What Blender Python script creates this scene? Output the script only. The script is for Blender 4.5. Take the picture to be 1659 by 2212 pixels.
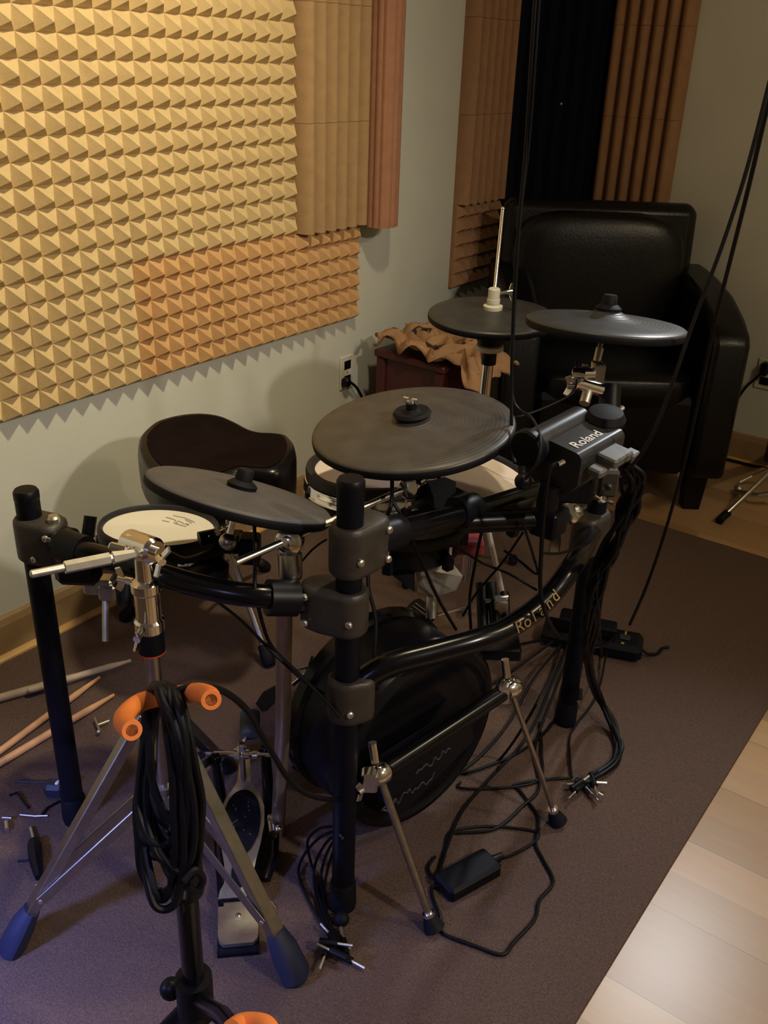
import bpy, math, random
import numpy as np
from mathutils import Vector, Matrix, noise
random.seed(7)
C = bpy.context.scene
for o in list(bpy.data.objects): bpy.data.objects.remove(o)

# ------------------------------------------------------------------ camera
H = 1.42; F = 2033.0; PX, PY = 829.5, 1106.0
def _ray(v): return np.array([v[0]-PX, v[1]-PY, F])
_d = _ray((676, 5250)); _d = _d/np.linalg.norm(_d)
_v = _ray((2490, 170)); _v = _v-(_v@_d)*_d; _v = _v/np.linalg.norm(_v)
_up = -_d; _x = np.cross(_v, _up)
RM = np.stack([_x, _v, _up])            # world = RM @ (right, down, forward)
cam_data = bpy.data.cameras.new('camera'); cam = bpy.data.objects.new('camera', cam_data)
C.collection.objects.link(cam); C.camera = cam
right, down, fwd = RM[:, 0], RM[:, 1], RM[:, 2]
m = Matrix.Identity(4)
for i in range(3):
    m[i][0] = right[i]; m[i][1] = -down[i]; m[i][2] = -fwd[i]
m[0][3], m[1][3], m[2][3] = 0, 0, H
cam.matrix_world = m
cam_data.sensor_fit = 'VERTICAL'; cam_data.sensor_height = 36.0
cam_data.lens = 36.0*F/2212.0
cam_data.clip_start = 0.05

def A(px, py, **k):
    """a spot in the room seen at a place of the photograph: on a height z, a plane x or y, or at depth d"""
    d = RM @ _ray((px, py)); o = np.array([0, 0, H])
    if 'z' in k: t = (k['z']-H)/d[2]
    elif 'x' in k: t = k['x']/d[0]
    elif 'y' in k: t = k['y']/d[1]
    else: t = k['d']/F
    return Vector(o+d*t)

# ------------------------------------------------------------------ world, lights, exposure
C.view_settings.view_transform = 'Standard'; C.view_settings.look = 'None'
C.view_settings.gamma = 1.0; C.view_settings.use_curve_mapping = False
C.view_settings.exposure = 0.0
w = bpy.data.worlds.new('world'); C.world = w; w.use_nodes = True
w.node_tree.nodes['Background'].inputs[0].default_value = (0.5, 0.45, 0.5, 1)
w.node_tree.nodes['Background'].inputs[1].default_value = 0.0

def lamp(name, kind, loc, energy, col, target=None, size=0.1, spot=None, blend=0.6):
    L = bpy.data.lights.new(name, kind); L.energy = energy; L.color = col
    o = bpy.data.objects.new(name, L); C.collection.objects.link(o); o.location = loc
    if kind == 'AREA': L.size = size
    else: L.shadow_soft_size = size
    if kind == 'SPOT': L.spot_size = math.radians(spot); L.spot_blend = blend
    if target is not None:
        o.rotation_euler = (Vector(target)-Vector(loc)).to_track_quat('-Z', 'Y').to_euler()
    return o
lamp('warm_ceiling_lamp', 'SPOT', (-0.75, 1.45, 2.36), 108, (1.0, 0.85, 0.53), (-1.95, 1.05, 1.25), 0.05, 125, 1.0)
lamp('room_ceiling_lamp', 'SPOT', (1.5, 0.95, 2.30), 140, (1.0, 0.89, 0.74), (-1.75, 0.75, 0.75), 0.06, 88, 1.0)
lamp('back_fill_light', 'POINT', (0.9, 2.0, 2.30), 30, (1.0, 0.80, 0.52), size=0.06)  # added unseen fill to brighten the dark back corner, wall and floor
lamp('white_ceiling_spot', 'SPOT', (-0.60, 2.95, 2.05), 95, (0.93, 0.97, 1.0), (-0.10, 1.00, 0.0), 0.06, 50, 0.9)
lamp('blue_glare_fill', 'SPOT', (-1.15, 0.05, 0.55), 45, (0.25, 0.32, 1.0), (-1.05, 0.46, 0.0), 0.05, 95, 1.0)  # added blue fill for the glare at lower left, no real indicator
lamp('blue_tint_fill', 'SPOT', (-0.45, -0.15, 1.25), 12, (0.42, 0.45, 1.0), (-0.80, 0.62, 0.0), 0.10, 75, 1.0)  # added wide blue fill near the camera, no screen stands there

# ------------------------------------------------------------------ materials
MATS = {}
def mat(name, col, rough=0.5, metal=0.0, spec=0.5, noise_amt=0.0, noise_scale=40, bump=0.0, bump_scale=200, coat=0.0, col2=None, trans=0.0, detail=3):
    if name in MATS: return MATS[name]
    M = bpy.data.materials.new(name); M.use_nodes = True; nt = M.node_tree
    b = nt.nodes['Principled BSDF']
    b.inputs['Base Color'].default_value = (*col, 1); b.inputs['Roughness'].default_value = rough
    b.inputs['Metallic'].default_value = metal; b.inputs['Specular IOR Level'].default_value = spec
    b.inputs['Coat Weight'].default_value = coat; b.inputs['Transmission Weight'].default_value = trans
    tc = nt.nodes.new('ShaderNodeTexCoord')
    if noise_amt > 0:
        n = nt.nodes.new('ShaderNodeTexNoise'); n.inputs['Scale'].default_value = noise_scale; n.inputs['Detail'].default_value = detail
        nt.links.new(tc.outputs['Object'], n.inputs['Vector'])
        r = nt.nodes.new('ShaderNodeMapRange'); r.inputs[1].default_value = 0.3; r.inputs[2].default_value = 0.7
        nt.links.new(n.outputs['Fac'], r.inputs[0])
        mx = nt.nodes.new('ShaderNodeMix'); mx.data_type = 'RGBA'
        c2 = col2 if col2 else tuple(c*(1-noise_amt) for c in col)
        mx.inputs[6].default_value = (*col, 1); mx.inputs[7].default_value = (*c2, 1)
        nt.links.new(r.outputs[0], mx.inputs[0]); nt.links.new(mx.outputs[2], b.inputs['Base Color'])
    if bump > 0:
        n2 = nt.nodes.new('ShaderNodeTexNoise'); n2.inputs['Scale'].default_value = bump_scale; n2.inputs['Detail'].default_value = 4
        nt.links.new(tc.outputs['Object'], n2.inputs['Vector'])
        bp = nt.nodes.new('ShaderNodeBump'); bp.inputs['Strength'].default_value = bump; bp.inputs['Distance'].default_value = 0.004
        nt.links.new(n2.outputs['Fac'], bp.inputs['Height']); nt.links.new(bp.outputs[0], b.inputs['Normal'])
    MATS[name] = M; return M

foam_y = mat('foam_tan', (0.60, 0.45, 0.24), 0.95, spec=0.1, noise_amt=0.12, noise_scale=30, bump=0.25, bump_scale=400)
foam_o = mat('foam_orange', (0.60, 0.36, 0.17), 0.95, spec=0.1, noise_amt=0.14, noise_scale=30, bump=0.25, bump_scale=400)
foam_t = mat('foam_dull_tan', (0.42, 0.27, 0.14), 0.95, spec=0.1, noise_amt=0.14, noise_scale=30, bump=0.25, bump_scale=400)
foam_l = mat('foam_reddish', (0.42, 0.21, 0.13), 0.95, spec=0.1, noise_amt=0.14, noise_scale=30, bump=0.25, bump_scale=400)
foam_r = mat('foam_rust', (0.38, 0.215, 0.12), 0.95, spec=0.1, noise_amt=0.14, noise_scale=30, bump=0.25, bump_scale=400)
foam_k = mat('foam_charcoal', (0.006, 0.008, 0.016), 0.95, spec=0.1, bump=0.3, bump_scale=300)
wall_m = mat('wall_paint', (0.60, 0.61, 0.56), 0.8, spec=0.25, noise_amt=0.05, noise_scale=6, bump=0.08, bump_scale=150)
ceil_m = mat('ceiling_paint', (0.5, 0.48, 0.44), 0.9, spec=0.2, noise_amt=0.03, noise_scale=5)
board_m = mat('baseboard_wood', (0.34, 0.22, 0.11), 0.5, noise_amt=0.2, noise_scale=14)
strip_m = mat('floor_trim_wood', (0.60, 0.36, 0.13), 0.4, noise_amt=0.15, noise_scale=20)
carpet_m = mat('carpet_brown', (0.175, 0.115, 0.090), 1.0, spec=0.05, noise_amt=0.5, noise_scale=260, bump=0.9, bump_scale=500, col2=(0.095, 0.066, 0.056), detail=6)
chrome = mat('chrome', (0.86, 0.86, 0.88), 0.13, metal=1.0)
chrome_d = mat('worn_chrome', (0.50, 0.48, 0.45), 0.30, metal=1.0, noise_amt=0.2, noise_scale=60)
steel = mat('brushed_steel', (0.72, 0.70, 0.64), 0.42, metal=1.0, noise_amt=0.15, noise_scale=80)
blk = mat('black_paint', (0.003, 0.003, 0.005), 0.22, spec=0.35)
blk_post = mat('black_powder_coat', (0.003, 0.0035, 0.008), 0.5, spec=0.18)
blk_rub = mat('black_rubber', (0.005, 0.005, 0.008), 0.65, spec=0.2)
blk_plas = mat('black_plastic', (0.004, 0.0045, 0.008), 0.42, spec=0.22, noise_amt=0.2, noise_scale=50)
cable_m = mat('cable_black', (0.003, 0.003, 0.005), 0.5, spec=0.22)
clampm = mat('clamp_gray_cast', (0.062, 0.053, 0.046), 0.48, metal=0.35, noise_amt=0.3, noise_scale=50, bump=0.1, bump_scale=300)
leather = mat('black_leather', (0.003, 0.0035, 0.005), 0.34, spec=0.35, noise_amt=0.3, noise_scale=8, bump=0.15, bump_scale=120)
vinyl = mat('black_vinyl', (0.004, 0.004, 0.007), 0.28, spec=0.35, bump=0.06, bump_scale=150)
velour = mat('brown_velour', (0.012, 0.007, 0.007), 0.95, spec=0.05, noise_amt=0.3, noise_scale=30)
mesh_w = mat('mesh_head_white', (0.86, 0.83, 0.77), 0.6, spec=0.2, bump=0.1, bump_scale=900)
mesh_p = mat('mesh_head_cream', (0.86, 0.76, 0.71), 0.6, spec=0.2, noise_amt=0.05, noise_scale=20)
rim_m = mat('rim_rubber', (0.022, 0.022, 0.028), 0.55, spec=0.35)
orange_f = mat('orange_foam', (0.90, 0.25, 0.05), 0.7, spec=0.25, noise_amt=0.08, noise_scale=60)
wood_s = mat('hickory_wood', (0.66, 0.36, 0.19), 0.5, noise_amt=0.25, noise_scale=25)
wood_p = mat('pale_worn_wood', (0.55, 0.43, 0.31), 0.6, noise_amt=0.4, noise_scale=18)
burg = mat('burgundy_paint', (0.075, 0.012, 0.016), 0.5, noise_amt=0.25, noise_scale=10)
cloth_m = mat('tan_cloth', (0.46, 0.27, 0.15), 0.9, spec=0.1, noise_amt=0.3, noise_scale=12, bump=0.3, bump_scale=60)
cloth_d = mat('dark_patch', (0.05, 0.02, 0.025), 0.9, noise_amt=0.2)
white_pl = mat('white_plastic', (0.62, 0.60, 0.52), 0.4)
gold_l = mat('gold_lettering', (0.30, 0.21, 0.08), 0.4, metal=0.4)
lett_w = mat('silver_lettering', (0.62, 0.62, 0.62), 0.5)
lett_g = mat('grey_lettering', (0.05, 0.05, 0.06), 0.6)
ink = mat('grey_ink', (0.45, 0.45, 0.40), 0.8)
red_pl = mat('red_plastic', (0.55, 0.05, 0.02), 0.4)
mod_m = mat('module_dark_metal', (0.055, 0.056, 0.062), 0.30, metal=0.5, noise_amt=0.1, noise_scale=60)
conn_m = mat('grey_connector_hood', (0.16, 0.16, 0.16), 0.35, metal=0.5)
clear = mat('clear_acrylic', (0.45, 0.42, 0.38), 0.15, trans=0.75)
taupe = mat('chrome_brown_reflection', (0.42, 0.32, 0.23), 0.38, metal=0.7, noise_amt=0.15, noise_scale=30)  # brown reflection on chrome put into the base colour
blue_f = mat('black_rubber_blue_tint', (0.012, 0.016, 0.045), 0.6)  # black rubber with the blue tint of the light in its colour
yel = mat('yellow_mark', (0.30, 0.24, 0.04), 0.6)

def ring_mat(name, col, col2, rough, scale):
    M = bpy.data.materials.new(name); M.use_nodes = True; nt = M.node_tree; b = nt.nodes['Principled BSDF']
    b.inputs['Roughness'].default_value = rough; b.inputs['Specular IOR Level'].default_value = 0.45
    tc = nt.nodes.new('ShaderNodeTexCoord')
    wv = nt.nodes.new('ShaderNodeTexWave'); wv.wave_type = 'RINGS'; wv.rings_direction = 'Z'; wv.inputs['Scale'].default_value = scale
    wv.inputs['Distortion'].default_value = 0.4
    nt.links.new(tc.outputs['Object'], wv.inputs['Vector'])
    bp = nt.nodes.new('ShaderNodeBump'); bp.inputs['Strength'].default_value = 0.18; bp.inputs['Distance'].default_value = 0.0012
    nt.links.new(wv.outputs['Fac'], bp.inputs['Height']); nt.links.new(bp.outputs[0], b.inputs['Normal'])
    n = nt.nodes.new('ShaderNodeTexNoise'); n.inputs['Scale'].default_value = 22; n.inputs['Detail'].default_value = 6
    nt.links.new(tc.outputs['Object'], n.inputs['Vector'])
    r = nt.nodes.new('ShaderNodeMapRange'); r.inputs[1].default_value = 0.35; r.inputs[2].default_value = 0.65
    nt.links.new(n.outputs['Fac'], r.inputs[0])
    mx = nt.nodes.new('ShaderNodeMix'); mx.data_type = 'RGBA'; mx.inputs[6].default_value = (*col, 1); mx.inputs[7].default_value = (*col2, 1)
    nt.links.new(r.outputs[0], mx.inputs[0]); nt.links.new(mx.outputs[2], b.inputs['Base Color'])
    return M
pad_ride = ring_mat('cymbal_rubber_worn', (0.070, 0.060, 0.054), (0.048, 0.043, 0.040), 0.42, 42)
pad_grey = ring_mat('cymbal_rubber_grey', (0.085, 0.082, 0.090), (0.070, 0.068, 0.074), 0.55, 42)
pad_dark = ring_mat('cymbal_rubber_dark', (0.045, 0.045, 0.046), (0.035, 0.034, 0.034), 0.40, 42)

def laminate():
    M = bpy.data.materials.new('laminate_planks'); M.use_nodes = True; nt = M.node_tree; b = nt.nodes['Principled BSDF']
    tc = nt.nodes.new('ShaderNodeTexCoord'); mp = nt.nodes.new('ShaderNodeMapping')
    mp.inputs['Location'].default_value = (0.13, -1.162+0.1975*20, 0)
    nt.links.new(tc.outputs['Object'], mp.inputs['Vector'])
    def brick(wd, h, mort):
        br = nt.nodes.new('ShaderNodeTexBrick'); br.inputs['Scale'].default_value = 1.0
        br.inputs['Brick Width'].default_value = wd; br.inputs['Row Height'].default_value = h
        br.inputs['Mortar Size'].default_value = mort; br.inputs['Mortar Smooth'].default_value = 0.6
        br.inputs['Bias'].default_value = 0.0; br.offset = 0.37
        nt.links.new(mp.outputs[0], br.inputs['Vector']); return br
    b1 = brick(1.2, 0.1975, 0.0012); b2 = brick(0.42, 0.1975/2, 0.0)
    b1.inputs['Color1'].default_value = (0.50, 0.30, 0.14, 1); b1.inputs['Color2'].default_value = (0.66, 0.46, 0.27, 1)
    b1.inputs['Mortar'].default_value = (0.28, 0.16, 0.08, 1)
    b2.inputs['Color1'].default_value = (0.68, 0.64, 0.56, 1); b2.inputs['Color2'].default_value = (1, 1, 1, 1)
    b2.inputs['Mortar'].default_value = (0.9, 0.88, 0.82, 1)
    n = nt.nodes.new('ShaderNodeTexNoise'); n.inputs['Scale'].default_value = 9; n.inputs['Detail'].default_value = 6
    mp2 = nt.nodes.new('ShaderNodeMapping'); mp2.inputs['Scale'].default_value = (1, 9, 1)
    nt.links.new(tc.outputs['Object'], mp2.inputs['Vector']); nt.links.new(mp2.outputs[0], n.inputs['Vector'])
    mx = nt.nodes.new('ShaderNodeMix'); mx.data_type = 'RGBA'; mx.blend_type = 'MULTIPLY'; mx.inputs[0].default_value = 1.0
    nt.links.new(b1.outputs['Color'], mx.inputs[6]); nt.links.new(b2.outputs['Color'], mx.inputs[7])
    mx2 = nt.nodes.new('ShaderNodeMix'); mx2.data_type = 'RGBA'; mx2.blend_type = 'MULTIPLY'; mx2.inputs[0].default_value = 0.25
    nt.links.new(mx.outputs[2], mx2.inputs[6]); nt.links.new(n.outputs['Color'], mx2.inputs[7])
    nt.links.new(mx2.outputs[2], b.inputs['Base Color'])
    b.inputs['Roughness'].default_value = 0.33; b.inputs['Specular IOR Level'].default_value = 0.5
    return M
lam_m = laminate()

# ------------------------------------------------------------------ mesh helpers
ORG = {}
class MB:
    def __init__(s): s.v = []; s.f = []
    def add(s, vs, fs):
        n = len(s.v); s.v += [Vector(v) for v in vs]; s.f += [tuple(i+n for i in f) for f in fs]; return s
    def box(s, c, size, rot=None, bev=0.0):
        """box with chamfered edges; rot = 3x3 axes"""
        hx, hy, hz = [q/2 for q in size]; R3 = rot if rot else Matrix.Identity(3); c = Vector(c)
        b = min(bev, hx*.9, hy*.9, hz*.9)
        if b <= 0:
            vs = [(x*hx, y*hy, z*hz) for x in (-1, 1) for y in (-1, 1) for z in (-1, 1)]
            fs = [(0, 1, 3, 2), (4, 6, 7, 5), (0, 4, 5, 1), (2, 3, 7, 6), (0, 2, 6, 4), (1, 5, 7, 3)]
            return s.add([c+R3@Vector(v) for v in vs], fs)
        vs = []; idx = {}
        for x in (-1, 1):
            for y in (-1, 1):
                for z in (-1, 1):
                    for k in range(3):
                        p = [x*(hx-b), y*(hy-b), z*(hz-b)]
                        p[k] = (x*hx, y*hy, z*hz)[k]
                        idx[(x, y, z, k)] = len(vs); vs.append(Vector(p))
        fs = []
        for k in range(3):
            for sgn in (-1, 1):
                q = []
                for a, bb in ((-1, -1), (1, -1), (1, 1), (-1, 1)):
                    t = [0, 0, 0]; t[k] = sgn; o = [i for i in range(3) if i != k]; t[o[0]] = a; t[o[1]] = bb
                    q.append(idx[(*t, k)])
                fs.append(tuple(q))
        for k in range(3):
            o = [i for i in range(3) if i != k]
            for a in (-1, 1):
                for bb in (-1, 1):
                    t0 = [0, 0, 0]; t0[k] = -1; t0[o[0]] = a; t0[o[1]] = bb
                    t1 = list(t0); t1[k] = 1
                    fs.append((idx[(*t0, o[0])], idx[(*t1, o[0])], idx[(*t1, o[1])], idx[(*t0, o[1])]))
        for x in (-1, 1):
            for y in (-1, 1):
                for z in (-1, 1): fs.append(tuple(idx[(x, y, z, k)] for k in range(3)))
        return s.add([c+R3@v for v in vs], fs)
    def tube(s, pts, r, n=10, cap=True, r_fn=None, flat=None):
        pts = [Vector(p) for p in pts]; N = len(pts)
        T = [(pts[min(i+1, N-1)]-pts[max(i-1, 0)]).normalized() for i in range(N)]
        u = T[0].orthogonal().normalized()
        if flat is not None:
            u = Vector(flat[0]); u = (u-u.dot(T[0])*T[0]).normalized()
        rings = []
        for i in range(N):
            u = (u-u.dot(T[i])*T[i])
            u = u.normalized() if u.length > 1e-6 else T[i].orthogonal().normalized()
            v = T[i].cross(u); rr = r_fn(i/(N-1)) if r_fn else r
            ru, rv = (rr, rr) if flat is None else (rr, rr*flat[1])
            rings.append([pts[i]+u*math.cos(2*math.pi*k/n)*ru+v*math.sin(2*math.pi*k/n)*rv for k in range(n)])
        vs = [p for r_ in rings for p in r_]
        fs = [(i*n+k, i*n+(k+1) % n, (i+1)*n+(k+1) % n, (i+1)*n+k) for i in range(N-1) for k in range(n)]
        if cap: fs += [tuple(range(n-1, -1, -1)), tuple((N-1)*n+k for k in range(n))]
        return s.add(vs, fs)
    def cyl(s, a, b, r, r2=None, n=20):
        a = Vector(a); b = Vector(b); r2 = r if r2 is None else r2
        return s.tube([a, b], r, n=n, r_fn=lambda t: r+(r2-r)*t)
    def lathe(s, prof, o=(0, 0, 0), ax=(0, 0, 1), n=32):
        """prof = [(radius, height), ...] turned about ax through o"""
        ax = Vector(ax).normalized(); u = ax.orthogonal().normalized(); v = ax.cross(u); o = Vector(o)
        vs = []; fs = []; m_ = len(prof)
        for (r, h) in prof:
            for k in range(n):
                a = 2*math.pi*k/n; vs.append(o+ax*h+(u*math.cos(a)+v*math.sin(a))*max(r, 1e-5))
        for i in range(m_-1):
            for k in range(n): fs.append((i*n+k, i*n+(k+1) % n, (i+1)*n+(k+1) % n, (i+1)*n+k))
        if prof[0][0] > 1e-4: fs.append(tuple(range(n-1, -1, -1)))
        if prof[-1][0] > 1e-4: fs.append(tuple((m_-1)*n+k for k in range(n)))
        return s.add(vs, fs)
    def ball(s, c, r, n=16):
        return s.lathe([(r*math.sin(math.pi*i/10), -r*math.cos(math.pi*i/10)) for i in range(11)], c, (0, 0, 1), n)
    def prism(s, pts, off):
        pts = [Vector(p) for p in pts]; off = Vector(off); n = len(pts)
        return s.add(pts+[p+off for p in pts], [tuple(range(n-1, -1, -1)), tuple(range(n, 2*n))]+[(i, (i+1) % n, n+(i+1) % n, n+i) for i in range(n)])
    def build(s, name, material, parent=None, smooth=True, angle=35):
        me = bpy.data.meshes.new(name)
        if parent is not None: inv = ORG[parent.name]; vs = [inv @ v for v in s.v]; org = inv
        else:
            c = sum(s.v, Vector())/len(s.v); c.z = min(v.z for v in s.v)
            org = Matrix.Translation(-c); vs = [org @ v for v in s.v]
        me.from_pydata([tuple(v) for v in vs], [], s.f); me.validate(); me.update()
        o = bpy.data.objects.new(name, me); C.collection.objects.link(o)
        me.materials.append(material)
        import bmesh
        bm = bmesh.new(); bm.from_mesh(me); bmesh.ops.recalc_face_normals(bm, faces=bm.faces); bm.to_mesh(me); bm.free()
        if smooth:
            me.shade_smooth(); me.set_sharp_from_angle(angle=math.radians(angle))
        if parent is not None: o.parent = parent
        else: o.location = org.inverted().to_translation()
        ORG[o.name] = org
        return o
def tag(o, label, cat, group=None, kind=None):
    if label: o['label'] = label
    if cat: o['category'] = cat
    if group: o['group'] = group
    if kind: o['kind'] = kind
    return o
def thing(name, loc, label, cat, group=None, rot=None):
    o = bpy.data.objects.new(name, None); C.collection.objects.link(o)
    M4 = Matrix.Translation(Vector(loc))
    if rot is not None: M4 = M4 @ rot.to_4x4()
    o.matrix_world = M4; o.empty_display_size = 0.05
    ORG[o.name] = M4.inverted(); tag(o, label, cat, group); return o
def struct(o): o['kind'] = 'structure'; return o
def spline(pts, seg=8):
    P = [Vector(p) for p in pts]
    if len(P) < 3: return P
    out = []; Q = [2*P[0]-P[1]]+P+[2*P[-1]-P[-2]]
    for i in range(1, len(Q)-2):
        for k in range(seg):
            t = k/seg; a, b, c, d = Q[i-1], Q[i], Q[i+1], Q[i+2]
            out.append(0.5*((2*b)+(c-a)*t+(2*a-5*b+4*c-d)*t*t+(3*b-a-3*c+d)*t**3))
    out.append(P[-1]); return out
def basis(zv, xv=(1, 0, 0)):
    z = Vector(zv).normalized(); x = Vector(xv); x = (x-x.dot(z)*z).normalized(); y = z.cross(x)
    return Matrix((x, y, z)).transposed()
def text_mesh(name, body, size, M4, material, parent, extrude=0.0004, bold=0.0):
    cu = bpy.data.curves.new(name, 'FONT'); cu.body = body; cu.size = size; cu.extrude = extrude; cu.offset = bold
    cu.align_x = 'CENTER'; cu.align_y = 'CENTER'
    t = bpy.data.objects.new(name, cu); C.collection.objects.link(t)
    bpy.context.view_layer.update(); dg = bpy.context.evaluated_depsgraph_get()
    me = bpy.data.meshes.new_from_object(t.evaluated_get(dg)); bpy.data.objects.remove(t); bpy.data.curves.remove(cu)
    me.transform(ORG[parent.name] @ M4)
    o = bpy.data.objects.new(name, me); C.collection.objects.link(o); o.parent = parent
    me.materials.clear(); me.materials.append(material); return o
def M4from(loc, xdir, ydir):
    x = Vector(xdir).normalized(); y = Vector(ydir); y = (y-y.dot(x)*x).normalized(); z = x.cross(y)
    M_ = Matrix.Identity(4)
    for i in range(3): M_[i][0] = x[i]; M_[i][1] = y[i]; M_[i][2] = z[i]; M_[i][3] = loc[i]
    return M_

# ------------------------------------------------------------------ the room
WX, WY = -1.928, 3.64; RX, FY, CZ = 2.3, -1.7, 2.42
struct(MB().box(((WX+RX)/2, (FY+WY)/2, -0.05), (RX-WX+0.2, WY-FY+0.2, 0.1)).build('floor', lam_m))
struct(MB().box(((WX+RX)/2, (FY+WY)/2, CZ+0.05), (RX-WX+0.2, WY-FY+0.2, 0.1)).build('ceiling', ceil_m))
struct(MB().box((WX-0.05, (FY+WY)/2, CZ/2), (0.1, WY-FY+0.2, CZ)).build('wall_left', wall_m))
struct(MB().box(((WX+RX)/2, WY+0.05, CZ/2), (RX-WX+0.2, 0.1, CZ)).build('wall_back', wall_m))
struct(MB().box((RX+0.05, (FY+WY)/2, CZ/2), (0.1, WY-FY+0.2, CZ)).build('wall_right', wall_m))
struct(MB().box(((WX+RX)/2, FY-0.05, CZ/2), (RX-WX+0.2, 0.1, CZ)).build('wall_front', wall_m))
bb = MB(); prof = [(0, 0), (0.014, 0), (0.014, 0.095), (0.009, 0.112), (0.004, 0.118), (0, 0.118)]
bb.prism([(WX+a, FY, b) for a, b in prof], (0, WY-FY, 0)); struct(bb.build('baseboard_left', board_m, smooth=False))
bb = MB(); bb.prism([(WX, WY-a, b) for a, b in prof], (RX-WX, 0, 0)); struct(bb.build('baseboard_back', board_m, smooth=False))
bb = MB(); bb.prism([(WX+0.014, FY, 0), (WX+0.030, FY, 0), (WX+0.028, FY, 0.010), (WX+0.020, FY, 0.017), (WX+0.014, FY, 0.018)], (0, WY-FY, 0))
struct(bb.build('trim_1', strip_m))
bb = MB(); bb.prism([(WX, WY-0.014, 0), (WX, WY-0.030, 0), (WX, WY-0.028, 0.010), (WX, WY-0.014, 0.018)], (RX-WX, 0, 0))
struct(bb.build('trim_2', strip_m))
# carpet with a softly bumped top
cb = MB(); x0, x1, y0, y1 = WX+0.032, -0.315, -0.9, 2.87; nx, ny = 40, 90
vs = [(x0+(x1-x0)*i/nx, y0+(y1-y0)*j/ny, 0.007+0.0012*noise.noise(Vector((i*.7, j*.7, 0)))) for j in range(ny+1) for i in range(nx+1)]
fs = [(j*(nx+1)+i, j*(nx+1)+i+1, (j+1)*(nx+1)+i+1, (j+1)*(nx+1)+i) for j in range(ny) for i in range(nx)]
cb.add(vs, fs); cb.box(((x0+x1)/2, (y0+y1)/2, 0.003), (x1-x0, y1-y0, 0.006))
tag(cb.build('carpet', carpet_m), 'thin dark brown carpet covering the floor under the whole drum kit', 'carpet')
CARP = 0.008

# ------------------------------------------------------------------ acoustic foam
P = 0.0508; BASE = 0.016; HT = 0.034
def pyramid_tile(name, origin, uvec, nu, nv, material, nrm):
    """pyramids on a slab: origin low corner, u along wall, v up"""
    mb = MB(); u = Vector(uvec); v = Vector((0, 0, 1)); n = Vector(nrm); o = Vector(origin)
    W_, H_ = nu*P, nv*P
    mb.add([o, o+u*W_, o+u*W_+v*H_, o+v*H_, o+n*BASE, o+u*W_+n*BASE, o+u*W_+v*H_+n*BASE, o+v*H_+n*BASE],
           [(0, 1, 2, 3), (0, 1, 5, 4), (1, 2, 6, 5), (2, 3, 7, 6), (3, 0, 4, 7)])
    for i in range(nu):
        for j in range(nv):
            a = o+u*(i*P)+v*(j*P)+n*BASE; jit = Vector((0, random.uniform(-.0012, .0012), random.uniform(-.0012, .0012)))
            ap = o+u*((i+.5)*P)+v*((j+.37)*P)+n*(BASE+HT+random.uniform(-.002, .001))+jit
            mb.add([a, a+u*P, a+u*P+v*P, a+v*P, ap], [(0, 1, 4), (1, 2, 4), (2, 3, 4), (3, 0, 4)])
    return mb.build(name, material, smooth=False)
def wedge_tile(name, origin, uvec, nu, hgt, material, nrm, amp=HT):
    mb = MB(); u = Vector(uvec); v = Vector((0, 0, 1)); n = Vector(nrm); o = Vector(origin)
    pts = [o, ]
    for i in range(nu):
        for q in range(8): t = q/8; pts.append(o+u*((i+t)*P)+n*(BASE+amp*1.15*math.sin(math.pi*t)**.6))
    pts += [o+u*(nu*P)+n*BASE, o+u*(nu*P)]
    mb.prism(pts, v*hgt); return mb.build(name, material, angle=40)
def copy_of(o, loc, label=None):
    c = o.copy(); C.collection.objects.link(c); c.location = loc
    if label: c['label'] = label
    return c
Z0 = 0.617; ZM = Z0+6*P
G1 = 'pyramid foam tiles along the bottom row'
t0 = pyramid_tile('acoustic_foam_tile', (WX, 2.463-6*P, Z0), (0, 1, 0), 6, 6, foam_o, (1, 0, 0))
tag(t0, 'orange-tan pyramid foam tile, rightmost of the bottom row, under the ridged foam strip', 'foam tile', G1)
labs = ['orange-tan pyramid foam tile, second from the right in the bottom row on the left wall',
        'tan pyramid foam tile, third from the right in the bottom row on the left wall',
        'tan pyramid foam tile in the bottom row, just right of the left picture edge',
        'tan pyramid foam tile in the bottom row, cut off by the left picture edge']
for k in range(4): 
    if k < 2: copy_of(t0, t0.location+Vector((0, -(k+1)*(6*P+.0008), 0)), labs[k])
    else:
        tk = pyramid_tile('acoustic_foam_tile', (WX, 2.463-6*P-(k+1)*(6*P+.0008), Z0), (0, 1, 0), 6, 6, foam_y, (1, 0, 0)); tag(tk, labs[k], 'foam tile', G1)
up = pyramid_tile('pyramid_foam_sheet', (WX, 2.158-34*P+0.0, ZM+0.0008), (0, 1, 0), 34, 29, foam_y, (1, 0, 0))
tag(up, 'large yellow-tan sheet of pyramid acoustic foam covering the left wall', 'foam panel')
G2 = 'ridged foam tiles in the strip beside the pyramid foam'
w0 = wedge_tile('ridged_foam_tile', (WX+0.0, 2.160, ZM+0.001), (0, 1, 0), 6, 6*P-.001, foam_t, (1, 0, 0)); w0.location.x += 0.012
tag(w0, 'orange-tan vertically ridged foam tile, lowest of the strip right of the pyramid sheet', 'foam tile', G2)
for k, l in enumerate(['orange-tan ridged foam tile, second from below in the strip beside the pyramid sheet',
        'orange-tan ridged foam tile, third from below beside the pyramid sheet, near the top picture edge',
        None]):
    if l: copy_of(w0, w0.location+Vector((0, 0, (k+1)*6*P)), l)
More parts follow.
